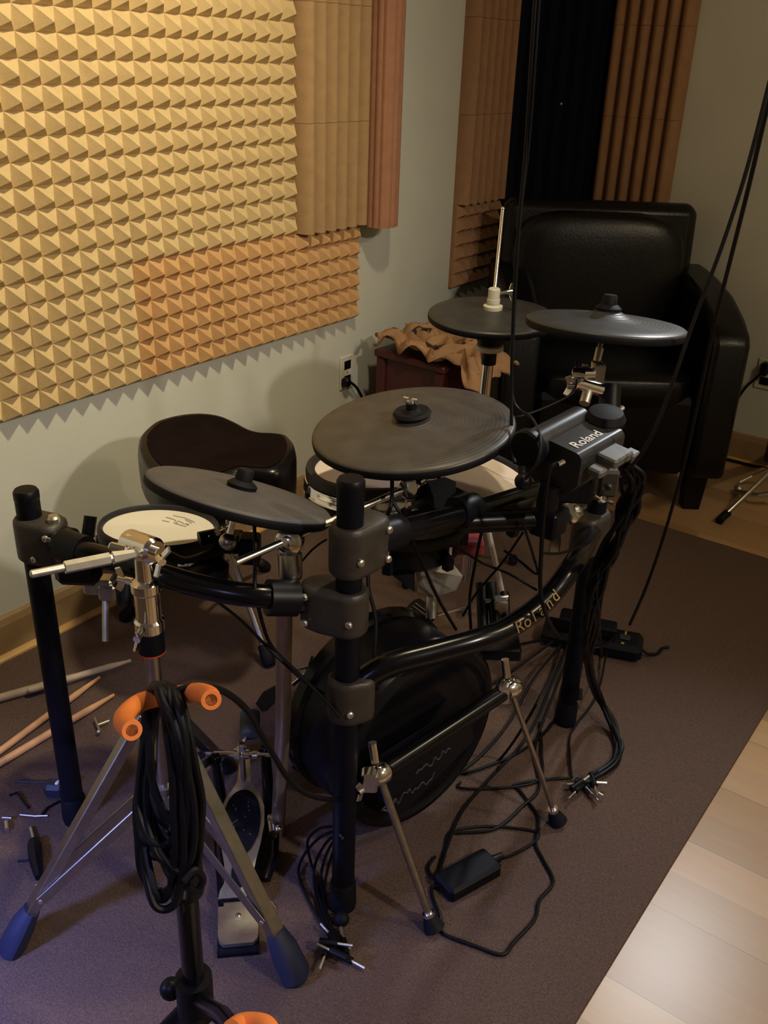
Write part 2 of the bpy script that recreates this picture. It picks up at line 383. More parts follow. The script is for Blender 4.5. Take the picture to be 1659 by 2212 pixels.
# loose curling foam beside it
cf = MB(); path = spline([(WX+0.055, 2.425+.03, 0), (WX+0.092, 2.432+.02, 0), (WX+0.118, 2.465, 0), (WX+0.125, 2.505, 0), (WX+0.11, 2.55, 0)], 6)
prof_ = []
n_ = len(path)
for i, p in enumerate(path):
    tdir = (path[min(i+1, n_-1)]-path[max(i-1, 0)]).normalized(); nn = Vector((tdir.y, -tdir.x, 0))
    prof_.append((p+nn*(0.004*abs(math.sin(i*math.pi/4)))))
back = [Vector((p.x-0.045, p.y+0.035, 0)) for p in reversed(path)]
cf.prism([Vector((q.x, q.y, 0.915)) for q in prof_+back], (0, 0, 1.44))
tag(cf.build('loose_foam_strip', foam_l), 'rust orange foam strip curling off the wall right of the ridged tiles', 'foam strip')
# left wall strip near the corner
G3 = 'ridged foam tiles left of the dark corner'
y3 = 3.375-6*P-0.02
c0 = wedge_tile('ridged_foam_tile', (WX, y3, ZM), (0, 1, 0), 6, 6*P-.001, foam_r, (1, 0, 0)); tag(c0, 'rust-tan ridged foam tile left of the dark corner foam, lowest of its column', 'foam tile', G3)
for k, l in enumerate(['rust-tan ridged foam tile left of the dark corner foam, second from below',
                       'rust-tan ridged foam tile left of the dark corner foam, third from below']):
    copy_of(c0, c0.location+Vector((0, 0, (k+1)*6*P)), l)
q0 = pyramid_tile('acoustic_foam_tile', (WX, y3, Z0), (0, 1, 0), 6, 6, foam_r, (1, 0, 0))
tag(q0, 'rust pyramid foam tile behind the armchair, below the ridged column by the corner', 'foam tile')
G4 = 'ridged foam tiles right of the dark corner'
d0 = wedge_tile('ridged_foam_tile', (-1.640, WY, ZM), (1, 0, 0), 6, 6*P-.001, foam_r, (0, -1, 0)); tag(d0, 'rust-tan ridged foam tile on the back wall, directly above the armchair back', 'foam tile', G4)
for k, l in enumerate(['rust-tan ridged foam tile on the back wall, second above the armchair',
                       'rust-tan ridged foam tile on the back wall, third above the armchair']):
    copy_of(d0, d0.location+Vector((0, 0, (k+1)*6*P)), l)
# dark corner foam
bt = MB(); a = Vector((WX, 3.36, 0)); b = Vector((-1.648, WY, 0)); nn = Vector((1, -1, 0)).normalized(); pts = [Vector((WX, WY, Z0)), Vector((a.x, a.y, Z0))]
for i in range(7):
    t = i/7; pts += [a+(b-a)*(t+.02)+Vector((0, 0, Z0)), a+(b-a)*(t+.5/7)+nn*0.02+Vector((0, 0, Z0))]
pts += [Vector((b.x, b.y, Z0))]
bt.prism(pts, (0, 0, CZ-Z0-0.005))
bt_o = thing('corner_bass_trap', (-1.8, 3.5, Z0), 'tall blue-black ridged foam bass trap filling the room corner', 'bass trap')
bt.build('foam_body', foam_k, bt_o, smooth=False)
gp = A(1208, 224, d=4.0); k_ = (gp-Vector((0, 0, H))); s_ = 1.0
# pin where the sight line meets the diagonal face
dd = (gp-Vector((0, 0, H))); tt = (a-Vector((0, 0, 0))).dot(nn)/dd.dot(nn); pin = Vector((0, 0, H))+dd*tt
MB().ball(pin+nn*0.022, 0.006).build('metal_pin', steel, bt_o)

# ------------------------------------------------------------------ wall sockets
def outlet(loc, rot, label, plug=True):
    o = thing('wall_outlet', loc, label, 'wall outlet', rot=rot)
    L = lambda x, y, z: o.matrix_world @ Vector((x, y, z))
    R3 = o.matrix_world.to_3x3()
    MB().box(L(0, 0, 0.003), (0.072, 0.116, 0.006), R3, 0.003).build('cover_plate', white_pl, o)
    for s in (-1, 1):
        MB().box(L(0, s*0.026, 0.007), (0.034, 0.030, 0.003), R3, 0.001).build('socket', blk_plas, o)
    MB().lathe([(0.003, 0), (0.003, .001), (0, .0015)], L(0, 0, 0.006), R3 @ Vector((0, 0, 1)), 10).build('screw', steel, o)
    return o
wo = A(747, 803, x=WX)
outlet(wo+Vector((0.0005, 0, 0)), basis((1, 0, 0), (0, 1, 0)), 'cream wall outlet on the left wall above the small cable', 'x')
pl = MB(); p0 = A(748, 826, x=WX+.02)
pl.box(p0, (0.03, 0.026, 0.030), None, 0.006); 
ct = thing('power_plug_cord', p0, 'black plug and short cord hanging from the left wall outlet', 'power cord')
pl.build('plug', blk_plas, ct)
pc = spline([p0+Vector((.01, .01, 0)), A(765, 832, x=WX+.03), A(775, 845, x=WX+.03), A(790, 880, x=WX+.03), A(800, 950, x=WX+.035), A(800, 985, x=WX+.04)], 6)
MB().tube(pc, 0.005, 8).build('cord', cable_m, ct)
wo2 = A(1655, 808, y=WY)
outlet(wo2+Vector((0, -0.0005, 0)), basis((0, -1, 0), (1, 0, 0)), 'white wall outlet on the back wall at the right picture edge')
ct2 = thing('power_plug_cord', A(1650, 792, y=WY-.02), 'black plug at the right picture edge with cord running behind the armchair', 'power cord')
MB().box(A(1652, 797, y=WY-.022), (0.03, 0.034, 0.05), None, 0.006).build('plug', blk_plas, ct2)
MB().tube(spline([A(1648, 802, y=WY-.03), A(1632, 818, y=WY-.03), A(1610, 838, y=WY-.03), A(1590, 870, y=WY-.03), A(1570, 930, y=WY-.03)], 6), 0.005, 8).build('cord', cable_m, ct2)
MB().tube(spline([A(1560, 985, z=0.01)+Vector((0, 0, 0)), A(1590, 995, z=.008), A(1625, 1003, z=.008), A(1659, 1009, z=.008), A(1700, 1025, z=.008)], 6), 0.006, 8)
fc = MB().tube(spline([A(1540, 985, z=.008), A(1590, 997, z=.008), A(1625, 1006, z=.008), A(1659, 1013, z=.008), A(1720, 1035, z=.008)], 6), 0.006, 8).build('floor_cable', cable_m)
tag(fc, 'black cable lying along the foot of the back wall behind the armchair', 'cable')

# ------------------------------------------------------------------ armchair
def rounded_box(mb, c, size, R3, r, puff=0.0, seg=6, n=10):
    """superellipsoid-like cushion"""
    hx, hy, hz = [q/2 for q in size]; e = r
    vs = []; fs = []; NU, NV = 28, 14
    def sp(t, p): return math.copysign(abs(t)**p, t)
    for j in range(NV+1):
        ph = -math.pi/2+math.pi*j/NV
        for i in range(NU):
            th = 2*math.pi*i/NU
            x = sp(math.cos(ph), e)*sp(math.cos(th), e); y = sp(math.cos(ph), e)*sp(math.sin(th), e); z = sp(math.sin(ph), e)
            vs.append(Vector(c)+R3 @ Vector((x*hx, y*hy, z*hz)))
    for j in range(NV):
        for i in range(NU): fs.append((j*NU+i, j*NU+(i+1) % NU, (j+1)*NU+(i+1) % NU, (j+1)*NU+i))
    mb.add(vs, fs)
cu = Vector((.812, .583, 0)); cfw = Vector((.583, -.812, 0)); FR = Vector((-0.785, 3.089, 0))
WCH = 0.80; ctr = FR-cu*WCH/2-cfw*0.36
RC = Matrix((cu, -cfw, Vector((0, 0, 1)))).transposed()          # local x = viewer right, y = towards the back
ch = thing('armchair', (ctr.x, ctr.y, 0), 'black leather club armchair with square back standing in the corner', 'armchair', rot=RC)
LC = lambda x, y, z: ctr+cu*x-cfw*y+Vector((0, 0, z))
mb = MB(); mb.box(LC(0, -0.02, 0.27), (WCH-0.26, 0.62, 0.28), RC, 0.02); mb.build('seat_base', leather, ch)
mb = MB(); rounded_box(mb, LC(0, -0.06, 0.42), (WCH-0.26, 0.56, 0.13), RC, 0.35); mb.build('seat_cushion', leather, ch)
for s in (-1, 1):
    mb = MB(); prof = []
    # arm side outline: curved top falling to the front
    out = [(0.29, 0.13), (0.29, 0.74), (0.20, 0.74), (0.05, 0.735), (-0.12, 0.715), (-0.26, 0.675), (-0.34, 0.635), (-0.36, 0.60), (-0.36, 0.13)]
    x_a = s*(WCH/2-0.125/2)
    ring = [LC(x_a-0.0625, yy, zz) for yy, zz in out]
    mb.prism(ring, cu*0.125)
    a_ = mb.build('arm', leather, ch)
    md = a_.modifiers.new('bevel', 'BEVEL'); md.width = 0.022; md.segments = 3; md.limit_method = 'ANGLE'
bk = MB(); lean = 0.05
RB = RC @ Matrix.Rotation(-0.10, 3, 'X')
bk.box(LC(-0.02, 0.215, 0.60), (0.70, 0.12, 0.72), RB, 0.03); bko = bk.build('backrest', leather, ch); md = bko.modifiers.new('bevel', 'BEVEL'); md.width = 0.018; md.segments = 3; md.limit_method = 'ANGLE'
mb = MB(); rounded_box(mb, LC(-0.03, 0.13, 0.69), (0.62, 0.14, 0.49), RB, 0.5); mb.build('back_cushion', leather, ch)
for sx in (-1, 1):
    for sy in (-1, 1):
        mb = MB(); p = LC(sx*(WCH/2-0.08), sy*0.24-.05, 0); mb.tube([p+Vector((0, 0, 0.14)), p+Vector((0, 0, 0.0))+cu*0.0], 0.045, 4, r_fn=lambda t: 0.052-0.012*t, flat=(cu+cfw, 1.0))
        mb.build('leg', blk_plas, ch)

# ------------------------------------------------------------------ burgundy side table with rumpled cloth
tx, ty = -1.665, 2.575
tb = thing('side_table', (tx, ty, 0), 'burgundy painted wooden side table between wall and armchair', 'side table')
TZ = 0.53
RT = Matrix.Rotation(math.radians(-3), 3, 'Z'); T3 = lambda x, y, z: Vector((tx, ty, 0))+RT @ Vector((x, y, z))
MB().box(T3(0, 0, TZ-0.012), (0.29, 0.29, 0.024), RT, 0.005).build('tabletop', burg, tb)
for (x, y, sx, sy) in ((0, -.12, .22, .016), (0, .12, .22, .016), (-.12, 0, .016, .22), (.12, 0, .016, .22)):
    MB().box(T3(x, y, TZ-0.15), (sx, sy, 0.25), RT, 0.002).build('apron', burg, tb)
for sx in (-1, 1):
    for sy in (-1, 1):
        MB().box(T3(sx*.12, sy*.12, (TZ-0.024)/2), (0.036, 0.036, TZ-0.024), RT, 0.004).build('leg', burg, tb)
cl = MB(); nx, ny = 44, 36; vs = []
cx, cy = -1.60, 2.54
for j in range(ny+1):
    for i in range(nx+1):
        u_, v_ = i/nx, j/ny; x = -0.22+0.45*u_; y = -0.14+0.26*v_
        e = 0.035*noise.noise(Vector((u_*5, v_*5, 3.1)))
        x += 0.05*noise.noise(Vector((v_*6, 1.3, 0)))*(1 if u_ in (0, 1) else .6); y += 0.06*noise.noise(Vector((u_*6, 7.7, 0)))
        z = TZ+0.028+0.050*abs(noise.noise(Vector((u_*4.2, v_*4.2, 9))))+0.03*noise.noise(Vector((u_*9, v_*9, 2)))
        ex = max(0, y*-1-0.12)*0.7+max(0, x-0.12)*0.4
        z -= ex
        z = max(z, TZ+0.004) if ex < 0.02 else z
        vs.append(Vector((cx, cy, 0))+RT @ Vector((x, y, z)))
fs = [(j*(nx+1)+i, j*(nx+1)+i+1, (j+1)*(nx+1)+i+1, (j+1)*(nx+1)+i) for j in range(ny) for i in range(nx)]
cl.add(vs, fs); clo = thing('rumpled_cloth', (cx, cy, TZ), 'rumpled orange-tan cloth with dark printed spots lying on the burgundy side table', 'cloth')
c1 = cl.build('cloth', cloth_m, clo); md = c1.modifiers.new('thick', 'SOLIDIFY'); md.thickness = 0.003
for (i, j, r_) in ((9, 22, 0.030), (20, 12, 0.028), (3, 12, 0.022), (27, 26, 0.02)):
    p = vs[j*(nx+1)+i]; dmb = MB(); k = 14; ring = []
    tri = []
    pts = [p+Vector((0, 0, .004))]
    for a_i in range(k):
        an = 2*math.pi*a_i/k; rr = r_*(1+.25*math.sin(3*an+i)); q = p+RT @ Vector((math.cos(an)*rr*1.2, math.sin(an)*rr*.7, 0))
        ii = min(range(len(vs)), key=lambda n: (vs[n].x-q.x)**2+(vs[n].y-q.y)**2); q.z = vs[ii].z+.004; pts.append(q)
    dmb.add(pts, [(0, 1+a_i, 1+(a_i+1) % k) for a_i in range(k)]); dmb.build('printed_spot', cloth_d, clo)

# ------------------------------------------------------------------ drum rack
LP, CP, RP = Vector((-1.3158, .8072, 0)), Vector((-.7605, .9753, 0)), Vector((-.680, 1.714, 0))
PR = 0.0205
rk = thing('drum_rack', (CP.x, CP.y, CARP), 'black tubular drum rack on three upright posts carrying the electronic kit', 'drum rack')
def Z(p, z): return Vector((p.x, p.y, z))
def post(p, top, lean=(0, 0)):
    t = Z(p, top)+Vector((lean[0], lean[1], 0))
    mb = MB(); mb.tube([Z(p, 0.05), t], PR, 28); o = mb.build('post', blk_post, rk)
    MB().lathe([(PR*.98, -.004), (PR*1.04, 0), (PR*1.04, .012), (PR*.9, .0165), (0, .0170)], t, (0, 0, 1), 28).build('end_cap', blk_plas, rk)
    MB().lathe([(PR*1.15, 0), (PR*1.22, .006), (PR*1.16, .055), (PR*1.02, .062)], Z(p, CARP), (0, 0, 1), 28).build('rubber_foot', blk_rub, rk)
post(LP, 0.722, (-.006, .0)); post(CP, 0.850); post(RP, 0.775)
def clamp(p, z, toward, hgt=0.085, barrel=0.055, name='clamp'):
    """cast clamp: sleeve round the post plus a barrel holding the cross tube"""
    c = Z(p, z); t = Vector(toward); t.z = 0; t.normalize(); s = Vector((-t.y, t.x, 0))
    mb = MB()
    n = 40; ring = []
    # outline in plan: round sleeve blending into the barrel block
    pts = []
    for k in range(n):
        an = 2*math.pi*k/n; d_ = s*math.cos(an)+t*math.sin(an); r = PR+0.011
        if math.sin(an) > 0: q = c+s*math.cos(an)*(PR+.011)+t*(barrel*math.sin(an)**.35)
        else: q = c+d_*r
        pts.append(q)
    lo = [q+Vector((0, 0, -hgt*.40)) for q in pts]; hi = [q+Vector((0, 0, hgt*.40)) for q in pts]
    mid = lambda f, dz: [c+(q-c)*f+Vector((0, 0, dz)) for q in pts]
    rings = [mid(.86, -hgt*.5), mid(.98, -hgt*.44), lo and mid(1.0, -hgt*.36), mid(1.0, hgt*.36), mid(.98, hgt*.44), mid(.86, hgt*.5)]
    vs = [v for r_ in rings for v in r_]; fs = [(i*n+k, i*n+(k+1) % n, (i+1)*n+(k+1) % n, (i+1)*n+k) for i in range(5) for k in range(n)]
    fs += [tuple(range(n-1, -1, -1)), tuple(5*n+k for k in range(n))]
    mb.add(vs, fs); cl_ = mb.build(name, clampm, rk, angle=50)
    return cl_
def bolts(parent, pts, r=0.006):
    for p, nrm in pts: MB().lathe([(r, 0), (r, .003), (r*.7, .005), (r*.35, .005), (r*.3, .002), (0, .002)], p, nrm, 14).build('bolt', steel, parent)
view = Vector((.62, -.75, .2)).normalized()
cL = clamp(LP, 0.650, CP-LP, 0.078, 0.062)
cC2 = clamp(CP, 0.645, LP-CP, 0.076, 0.078)
cC1 = clamp(CP, 0.752, RP-CP, 0.082, 0.070)
cC3 = clamp(CP, 0.480, (0.6, 1, 0), 0.080, 0.045)
cR1 = clamp(RP, 0.655, CP-RP, 0.09, 0.06); cR2 = clamp(RP, 0.52, CP-RP, 0.09, 0.06)
def surf(cp, z, tow, along, dz, off=PR+.011):
    t = Vector(tow); t.z = 0; t.normalize(); s = Vector((-t.y, t.x, 0))
    if s.dot(Vector((.62, -.75, 0))) < 0: s = -s
    return (Z(cp, z+dz)+t*along+s*(off-.001), s)
bolts(cC2, [surf(CP, .648, LP-CP, .060, .022), surf(CP, .648, LP-CP, .060, -.024), surf(CP, .648, LP-CP, -.012, -.012, PR+.008)])
bolts(cC1, [surf(CP, .752, RP-CP, .052, .024), surf(CP, .752, RP-CP, .052, -.026), surf(CP, .752, RP-CP, -.008, -.010)])
bolts(cL, [surf(LP, .650, CP-LP, .05, .022), surf(LP, .650, CP-LP, .02, -.024)]); bolts(cC3, [surf(CP, .487, (.6, 1, 0), -.006, -.02)])
MB().lathe([(0.011, 0), (0.011, .010), (0.008, .014), (0, .014)], Z(LP, .686)+(CP-LP).normalized()*.045, (0, 0, 1), 16).build('bolt', steel, rk)
# cross tubes
def mid(a, b, t, off): return a+(b-a)*t+Vector(off)
TR = 0.0185
a1, b1 = Z(LP, .655), Z(CP, .640); dv = (b1-a1).normalized()
tubeL = spline([a1+dv*.045, A(150, 1183, d=1.50), A(250, 1212, d=1.47), A(340, 1240, d=1.44), A(422, 1264, d=1.425), A(510, 1282, d=1.42), A(590, 1290, d=1.43), b1-dv*.06], 8)
MB().tube(tubeL, TR, 22).build('crossbar', blk, rk)
mb = MB(); mb.tube([a1+dv*.045, a1+dv*.075], 0.027, 22); mb.build('sleeve', blk_plas, rk); mb = MB(); mb.tube([A(135, 1175, d=1.51), A(183, 1192, d=1.49)], 0.026, 22); mb.build('sleeve', blk_plas, rk)
mb = MB(); mb.tube([A(578, 1291, d=1.43), A(640, 1292, d=1.45)], 0.0285, 22); mb.build('sleeve', blk_plas, rk)
a2, b2 = Z(CP, .757), Z(RP, .660)
tubeU = spline([a2+(b2-a2)*.05, a2+(b2-a2)*.33+Vector((.008, 0, 0)), a2+(b2-a2)*.66+Vector((.008, 0, 0)), b2], 8)
MB().tube(tubeU, TR, 22).build('crossbar', blk, rk)
mb = MB(); mb.tube([a2+(b2-a2)*.07, a2+(b2-a2)*.15], .027, 22); mb.build('sleeve', blk_plas, rk)
mb = MB(); mb.tube([a2+(b2-a2)*.34, a2+(b2-a2)*.41], .028, 22); mb.build('sleeve', blk_plas, rk)
a3, b3 = Z(CP, .487), Z(RP, .52)
tubeD = spline([a3, A(830, 1440, d=1.52), A(940, 1408, d=1.54), A(1030, 1383, d=1.56), A(1100, 1355, d=1.59), A(1180, 1295, d=1.64), A(1245, 1210, d=1.71), b3], 10)
MB().tube(tubeD, .0195, 22).build('crossbar', blk, rk)
# gold lettering along the lower bar, each letter laid on the curve
def at_px(px):
    best = None
    for p in spline(tubeD, 4):
        q = RM.T @ (np.array(p)-np.array([0, 0, H])); u_ = PX+F*q[0]/q[2]
        if best is None or abs(u_-px) < best[0]: best = (abs(u_-px), p)
    return best[1]
for k, chx in enumerate('Roland'):
    px_ = 1106+k*15.5; pm = at_px(px_); xd = (at_px(px_+8)-at_px(px_-8)).normalized()
    nv = (Vector((0, 0, H))-pm).normalized(); nv = nv-nv.dot(xd)*xd; nv.normalize(); dn = xd.cross(nv)
    nv = (nv-Vector((0, 0, .45))); nv = (nv-nv.dot(xd)*xd).normalized(); yd = nv.cross(xd)
    text_mesh('letter', chx, 0.030, M4from(pm+nv*.0200, xd, yd), gold_l, rk, extrude=.0010)
# short lower bar under the upper crossbar, a knob, T hardware
mb = MB(); mb.tube([A(1000, 1128, d=1.60), A(1200, 1118, d=1.66)], .020, 18); mb.build('support_bar', blk, rk)
mb = MB(); mb.box(A(1185, 1125, d=1.64), (.05, .05, .05), None, .004); mb.build('bar_end_block', blk_plas, rk)
mb = MB(); mb.prism([A(925, 1040, d=1.50), A(960, 1030, d=1.50), A(985, 1040, d=1.50), A(985, 1062, d=1.50), A(965, 1080, d=1.50), A(958, 1098, d=1.50), A(940, 1098, d=1.50), A(938, 1075, d=1.50)], fwd*0.018 if False else Vector(fwd)*0.018)
mb.build('wing_knob', blk_plas, rk)

# ------------------------------------------------------------------ cymbal pads
def cymbal(name, c, r, nrm, material, label, thick=0.008, bell=0.009, cap='cup', nut=True, edge=0.0, tint=None):
    R3 = basis(nrm, (0, 1, 0)); o = thing(name, c, label, 'cymbal pad', 'electronic cymbal pads', rot=R3)
    z = R3 @ Vector((0, 0, 1)); c = Vector(c)
    prof = [(0.008, bell*1.9), (0.02, bell*1.7), (0.038, bell*1.05), (0.05, bell*.7), (r*.5, bell*.42), (r*.8, bell*.1), (r*.965, -0.001), (r*.993, -0.004), (r*.998, -0.007), (r*.5, -0.006), (0.008, -0.001)]
    MB().lathe(prof, c, z, 96).build('pad', material, o, angle=60)
    MB().lathe([(r*.994, -.0050), (r*1.0, -.0065), (r*1.003, -.010), (r*1.0, -.0165), (r*.985, -.019), (r*.90, -.018), (r*.4, -.010), (.012, -.006)], c, z, 96).build('rubber_underside', blk_rub, o, angle=60)
    if cap == 'cup':
        MB().lathe([(.024, bell*1.55), (.025, bell*1.55+.006), (.018, bell*1.55+.012), (.0145, bell*1.55+.013), (.014, bell*1.55+.028), (.012, bell*1.55+.031), (0, bell*1.55+.031)], c, z, 28).build('rubber_cap', blk_rub, o)
    if cap == 'dish':
        MB().lathe([(.012, .015), (.030, .0155), (.034, .021), (.030, .026), (.016, .024), (.010, .030), (.009, .040), (0, .041)], c, z, 28).build('rubber_cap', blk_rub, o)
        x = R3 @ Vector((1, 0, 0)); y = R3 @ Vector((0, 1, 0))
        mb = MB(); mb.lathe([(.007, .036), (.007, .045), (0, .046)], c, z, 14)
        for s in (-1, 1): mb.box(c+z*.044+y*s*.009, (.004, .014, .012), R3, .002)
        mb.build('wing_nut', chrome, o)
    return o
ride_c = Vector((-.862, 1.278, .837)); ride_n = (-.066, -.119, 1)
cymbal('ride_cymbal_pad', ride_c, .178, ride_n, pad_ride, 'large worn brown-grey cymbal pad with black wing nut cap, in mid kit', cap='dish')
crL = Vector((-.986, .977, .776)); crL_n = (.025, .388, 1)
cymbal('crash_cymbal_pad', crL, .152, crL_n, pad_grey, 'smooth grey cymbal pad tilted down to the right, above the leftmost drum pad', bell=.004)
crR = Vector((-.716, 1.715, .962)); crR_n = (-.026, .104, 1)
cymbal('crash_cymbal_pad', crR, .155, crR_n, pad_dark, 'grey cymbal pad seen nearly edge-on before the armchair', bell=.013)
hhc = Vector((-1.092, 1.931, .872)); hh_n = (.015, -.037, 1)
hh = cymbal('hi_hat_pad', hhc, .152, hh_n, pad_dark, 'dark hi-hat pad with upright chrome rod, left of the edge-on cymbal', bell=.006, cap=None)
# crash lead sensor grey boss
# ------------------------------------------------------------------ drum pads
def drum_pad(name, c, r_head, r_out, nrm, headm, label, depth=.035, hoop=None, lug=0):
    R3 = basis(nrm, (0, 1, 0)); o = thing(name, c, label, 'drum pad', 'mesh drum pads', rot=R3)
    z = R3 @ Vector((0, 0, 1)); c = Vector(c)
    MB().lathe([(r_head+.002, -.002), (r_head+.002, 0), (0, 0.0)], c, z, 64).build('mesh_head', headm, o)
    MB().lathe([(r_head, -.003), (r_head, .004), (r_head+(r_out-r_head)*.5, .010), (r_out-.002, .008), (r_out, .002), (r_out, -.012), (r_out-.006, -.014), (r_out-.006, -.006), (r_head+.002, -.006)], c, z, 64).build('rim', rim_m, o, angle=50)
    if hoop:
        MB().lathe([(r_out-.006, -.012), (r_out+.002, -.014), (r_out+.004, -.020), (r_out+.003, -.034), (r_out+.006, -.037), (r_out-.003, -.039), (r_out-.006, -.034)], c, z, 64).build('hoop', hoop, o, angle=50)
    MB().lathe([(r_out-.012, -.010), (r_out-.012, -depth-.02), (r_out-.03, -depth-.035), (0, -depth-.036)], c, z, 48).build('shell', blk_plas, o)
    for k in range(lug):
        an = 2*math.pi*(k+.3)/lug; d_ = R3 @ Vector((math.cos(an), math.sin(an), 0))
        s_ = z.cross(d_); Rl = Matrix((d_, s_, z)).transposed()
        mb = MB(); mb.box(c+d_*(r_out-.002)-z*.045, (.018, .020, .036), Rl, .003); lo = mb.build('lug', blk_plas, o)
        mb = MB(); mb.cyl(c+d_*(r_out+.002)-z*.040, c+d_*(r_out+.002)-z*.012, .0035, n=10); mb.build('tension_rod', chrome, lo)
    return o
tl_c = Vector((-1.223, 1.002, .620)); tl_n = Vector((-.021, .124, 1))
tl = drum_pad('tom_pad', tl_c, .100, .110, tl_n, mesh_w, 'white mesh drum pad in black rim at the left end of the rack', lug=6)
tmc = Vector((-.994, 1.358, .690))
drum_pad('tom_pad', tmc, .122, .140, (-.06, .02, 1), mesh_p, 'cream mesh drum pad with chrome hoop partly under the big cymbal pad', hoop=chrome, lug=8, depth=.05)
drum_pad('snare_pad', (-.792, 1.405, .715), .100, .112, (.22, .105, 1), mesh_p, 'pinkish cream mesh drum pad under the right edge of the big cymbal pad', lug=6)
drum_pad('tom_pad', A(880, 1122, z=.60), .105, .118, (-.02, .02, 1), mesh_p, 'cream mesh drum pad mostly hidden behind the upper rack bar', lug=6)
# grey printing on the left pad
Rt = basis(tl_n, (0, 1, 0)); zt = Rt @ Vector((0, 0, 1))
def on_head(px, py):
    d_ = A(px, py, d=1)-Vector((0, 0, H)); t_ = (tl_c-Vector((0, 0, H))).dot(zt)/d_.dot(zt); return Vector((0, 0, H))+d_*t_+zt*.0008
mb = MB()
for pts in [[(374, 1114), (386, 1117), (398, 1119), (410, 1124), (420, 1129)], [(358, 1118), (370, 1121), (378, 1124), (383, 1131)], [(350, 1125), (360, 1127), (366, 1128)],
            [(384, 1126), (392, 1129), (399, 1133)], [(375, 1130), (384, 1133), (393, 1136), (402, 1138)], [(400, 1123), (408, 1127), (414, 1131)]]:
    mb.tube([on_head(*p) for p in pts], .0008, 6)
mb.tube([on_head(403, 1133), on_head(407, 1135)], .0022, 8)
mb.build('printed_marks', ink, tl)

# ------------------------------------------------------------------ cymbal mounts
def wing(mb, c, ax, side, s=0.016):
    ax = Vector(ax).normalized(); side = Vector(side); side = (side-side.dot(ax)*ax).normalized(); R3 = Matrix((side, ax.cross(side), ax)).transposed()
    mb.cyl(Vector(c)-ax*.004, Vector(c)+ax*.010, .006, n=12)
    for k in (-1, 1): mb.box(Vector(c)+side*k*s*.75+ax*.008, (s, .004, .012), R3 @ Matrix.Rotation(k*-.4, 3, 'Y'), .0015)
# centre boom: chrome upright with its brown reflection put into the colour, ball tilter, long boom rod, end tilter under the ride
bm_ = thing('cymbal_boom_arm', Z(Vector(A(600, 1800, z=CARP)), CARP), 'chrome cymbal boom on a long upright tube, its rod reaching under the big cymbal pad', 'cymbal arm')
ub = A(600, 1795, z=CARP+.003); ut = A(627, 1235, d=1.47); ball_c = A(626, 1168, d=1.455)
mb = MB(); mb.tube([ub, ub+(ut-ub)*.5, A(614, 1300, d=1.48)], .0135, 20); mb.build('upright_tube', taupe, bm_)
mb = MB(); mb.lathe([(.017, 0), (.019, .006), (.019, .04), (.014, .045), (.014, .05)], A(628, 1250, d=1.465), (ball_c-A(628, 1250, d=1.465)), 24); mb.build('socket', chrome_d, bm_)
mb = MB(); mb.lathe([(.001, -.016), (.013, -.016), (.021, -.011), (.0225, 0), (.021, .011), (.013, .016), (.001, .016)], ball_c, Vector((.45, -.85, .25)), 32)
mb.lathe([(.011, .012), (.011, .017), (.007, .019), (0, .019)], ball_c, Vector((.45, -.85, .25)), 24); mb.build('ratchet_tilter', chrome, bm_)
ra, rb = A(510, 1215, d=1.40), A(872, 1058, d=1.57)
mb = MB(); mb.tube([ra, rb], .0058, 12); mb.build('boom_rod', mat('polished_steel', (0.95, 0.93, 0.88), 0.24, metal=1.0), bm_)
mb = MB(); mb.lathe([(.001, -.02), (.016, -.018), (.021, 0), (.016, .018), (.001, .02)], A(884, 1052, d=1.58), Vector((.4, -.8, .3)), 24); mb.build('end_tilter', chrome, bm_)
rn = Vector(ride_n).normalized()
mb = MB(); mb.tube([A(890, 1045, d=1.60), ride_c-rn*.004], .006, 12); mb.tube([A(905, 1040, d=1.58), A(925, 1030, d=1.585)], .008, 12); mb.build('tilter_post', chrome, bm_)
mb = MB(); wing(mb, A(930, 1035, d=1.575), (.8, .5, .2), (0, 0, 1)); mb.build('wing_bolt', chrome, bm_)
# left crash mount
cm = thing('cymbal_mount', A(505, 1180, d=1.62), 'small black and chrome clamp holding the tilted grey cymbal pad', 'cymbal arm')
n2 = Vector(crL_n).normalized()
jl = crL-n2*.085
mb = MB(); mb.tube([crL-n2*.003, jl], .0055, 12); mb.build('rod', chrome, cm)
j2 = A(495, 1165, d=1.62)
mb = MB(); mb.tube([jl, (jl+j2)/2+Vector((0, 0, -.004)), j2], .007, 12); mb.build('arm_rod', chrome_d, cm)
mb = MB(); mb.ball(jl, .015); mb.build('ball_joint', chrome_d, cm)
mb = MB(); mb.box(A(495, 1170, d=1.62), (.05, .035, .035), RC, .005); mb.box(A(540, 1185, d=1.60), (.035, .035, .05), RC, .004)
mb.tube([A(480, 1175, d=1.62), A(545, 1190, d=1.60)], .011, 12); mb.build('clamp_block', blk_plas, cm)
mb = MB(); mb.box(A(496, 1126, d=1.60), (.012, .012, .022), RC, .002); wing(mb, A(470, 1150, d=1.60), (.6, -.5, .4), (0, 1, 0)); mb.tube([A(490, 1150, d=1.60), A(500, 1120, d=1.6)], .004, 8); mb.build('wing_bolt', chrome, cm)
mb = MB(); mb.tube([A(430, 1165, d=1.60), A(462, 1158, d=1.61), A(500, 1168, d=1.62)], .013, 14); mb.build('arm_sleeve', blk_plas, cm)
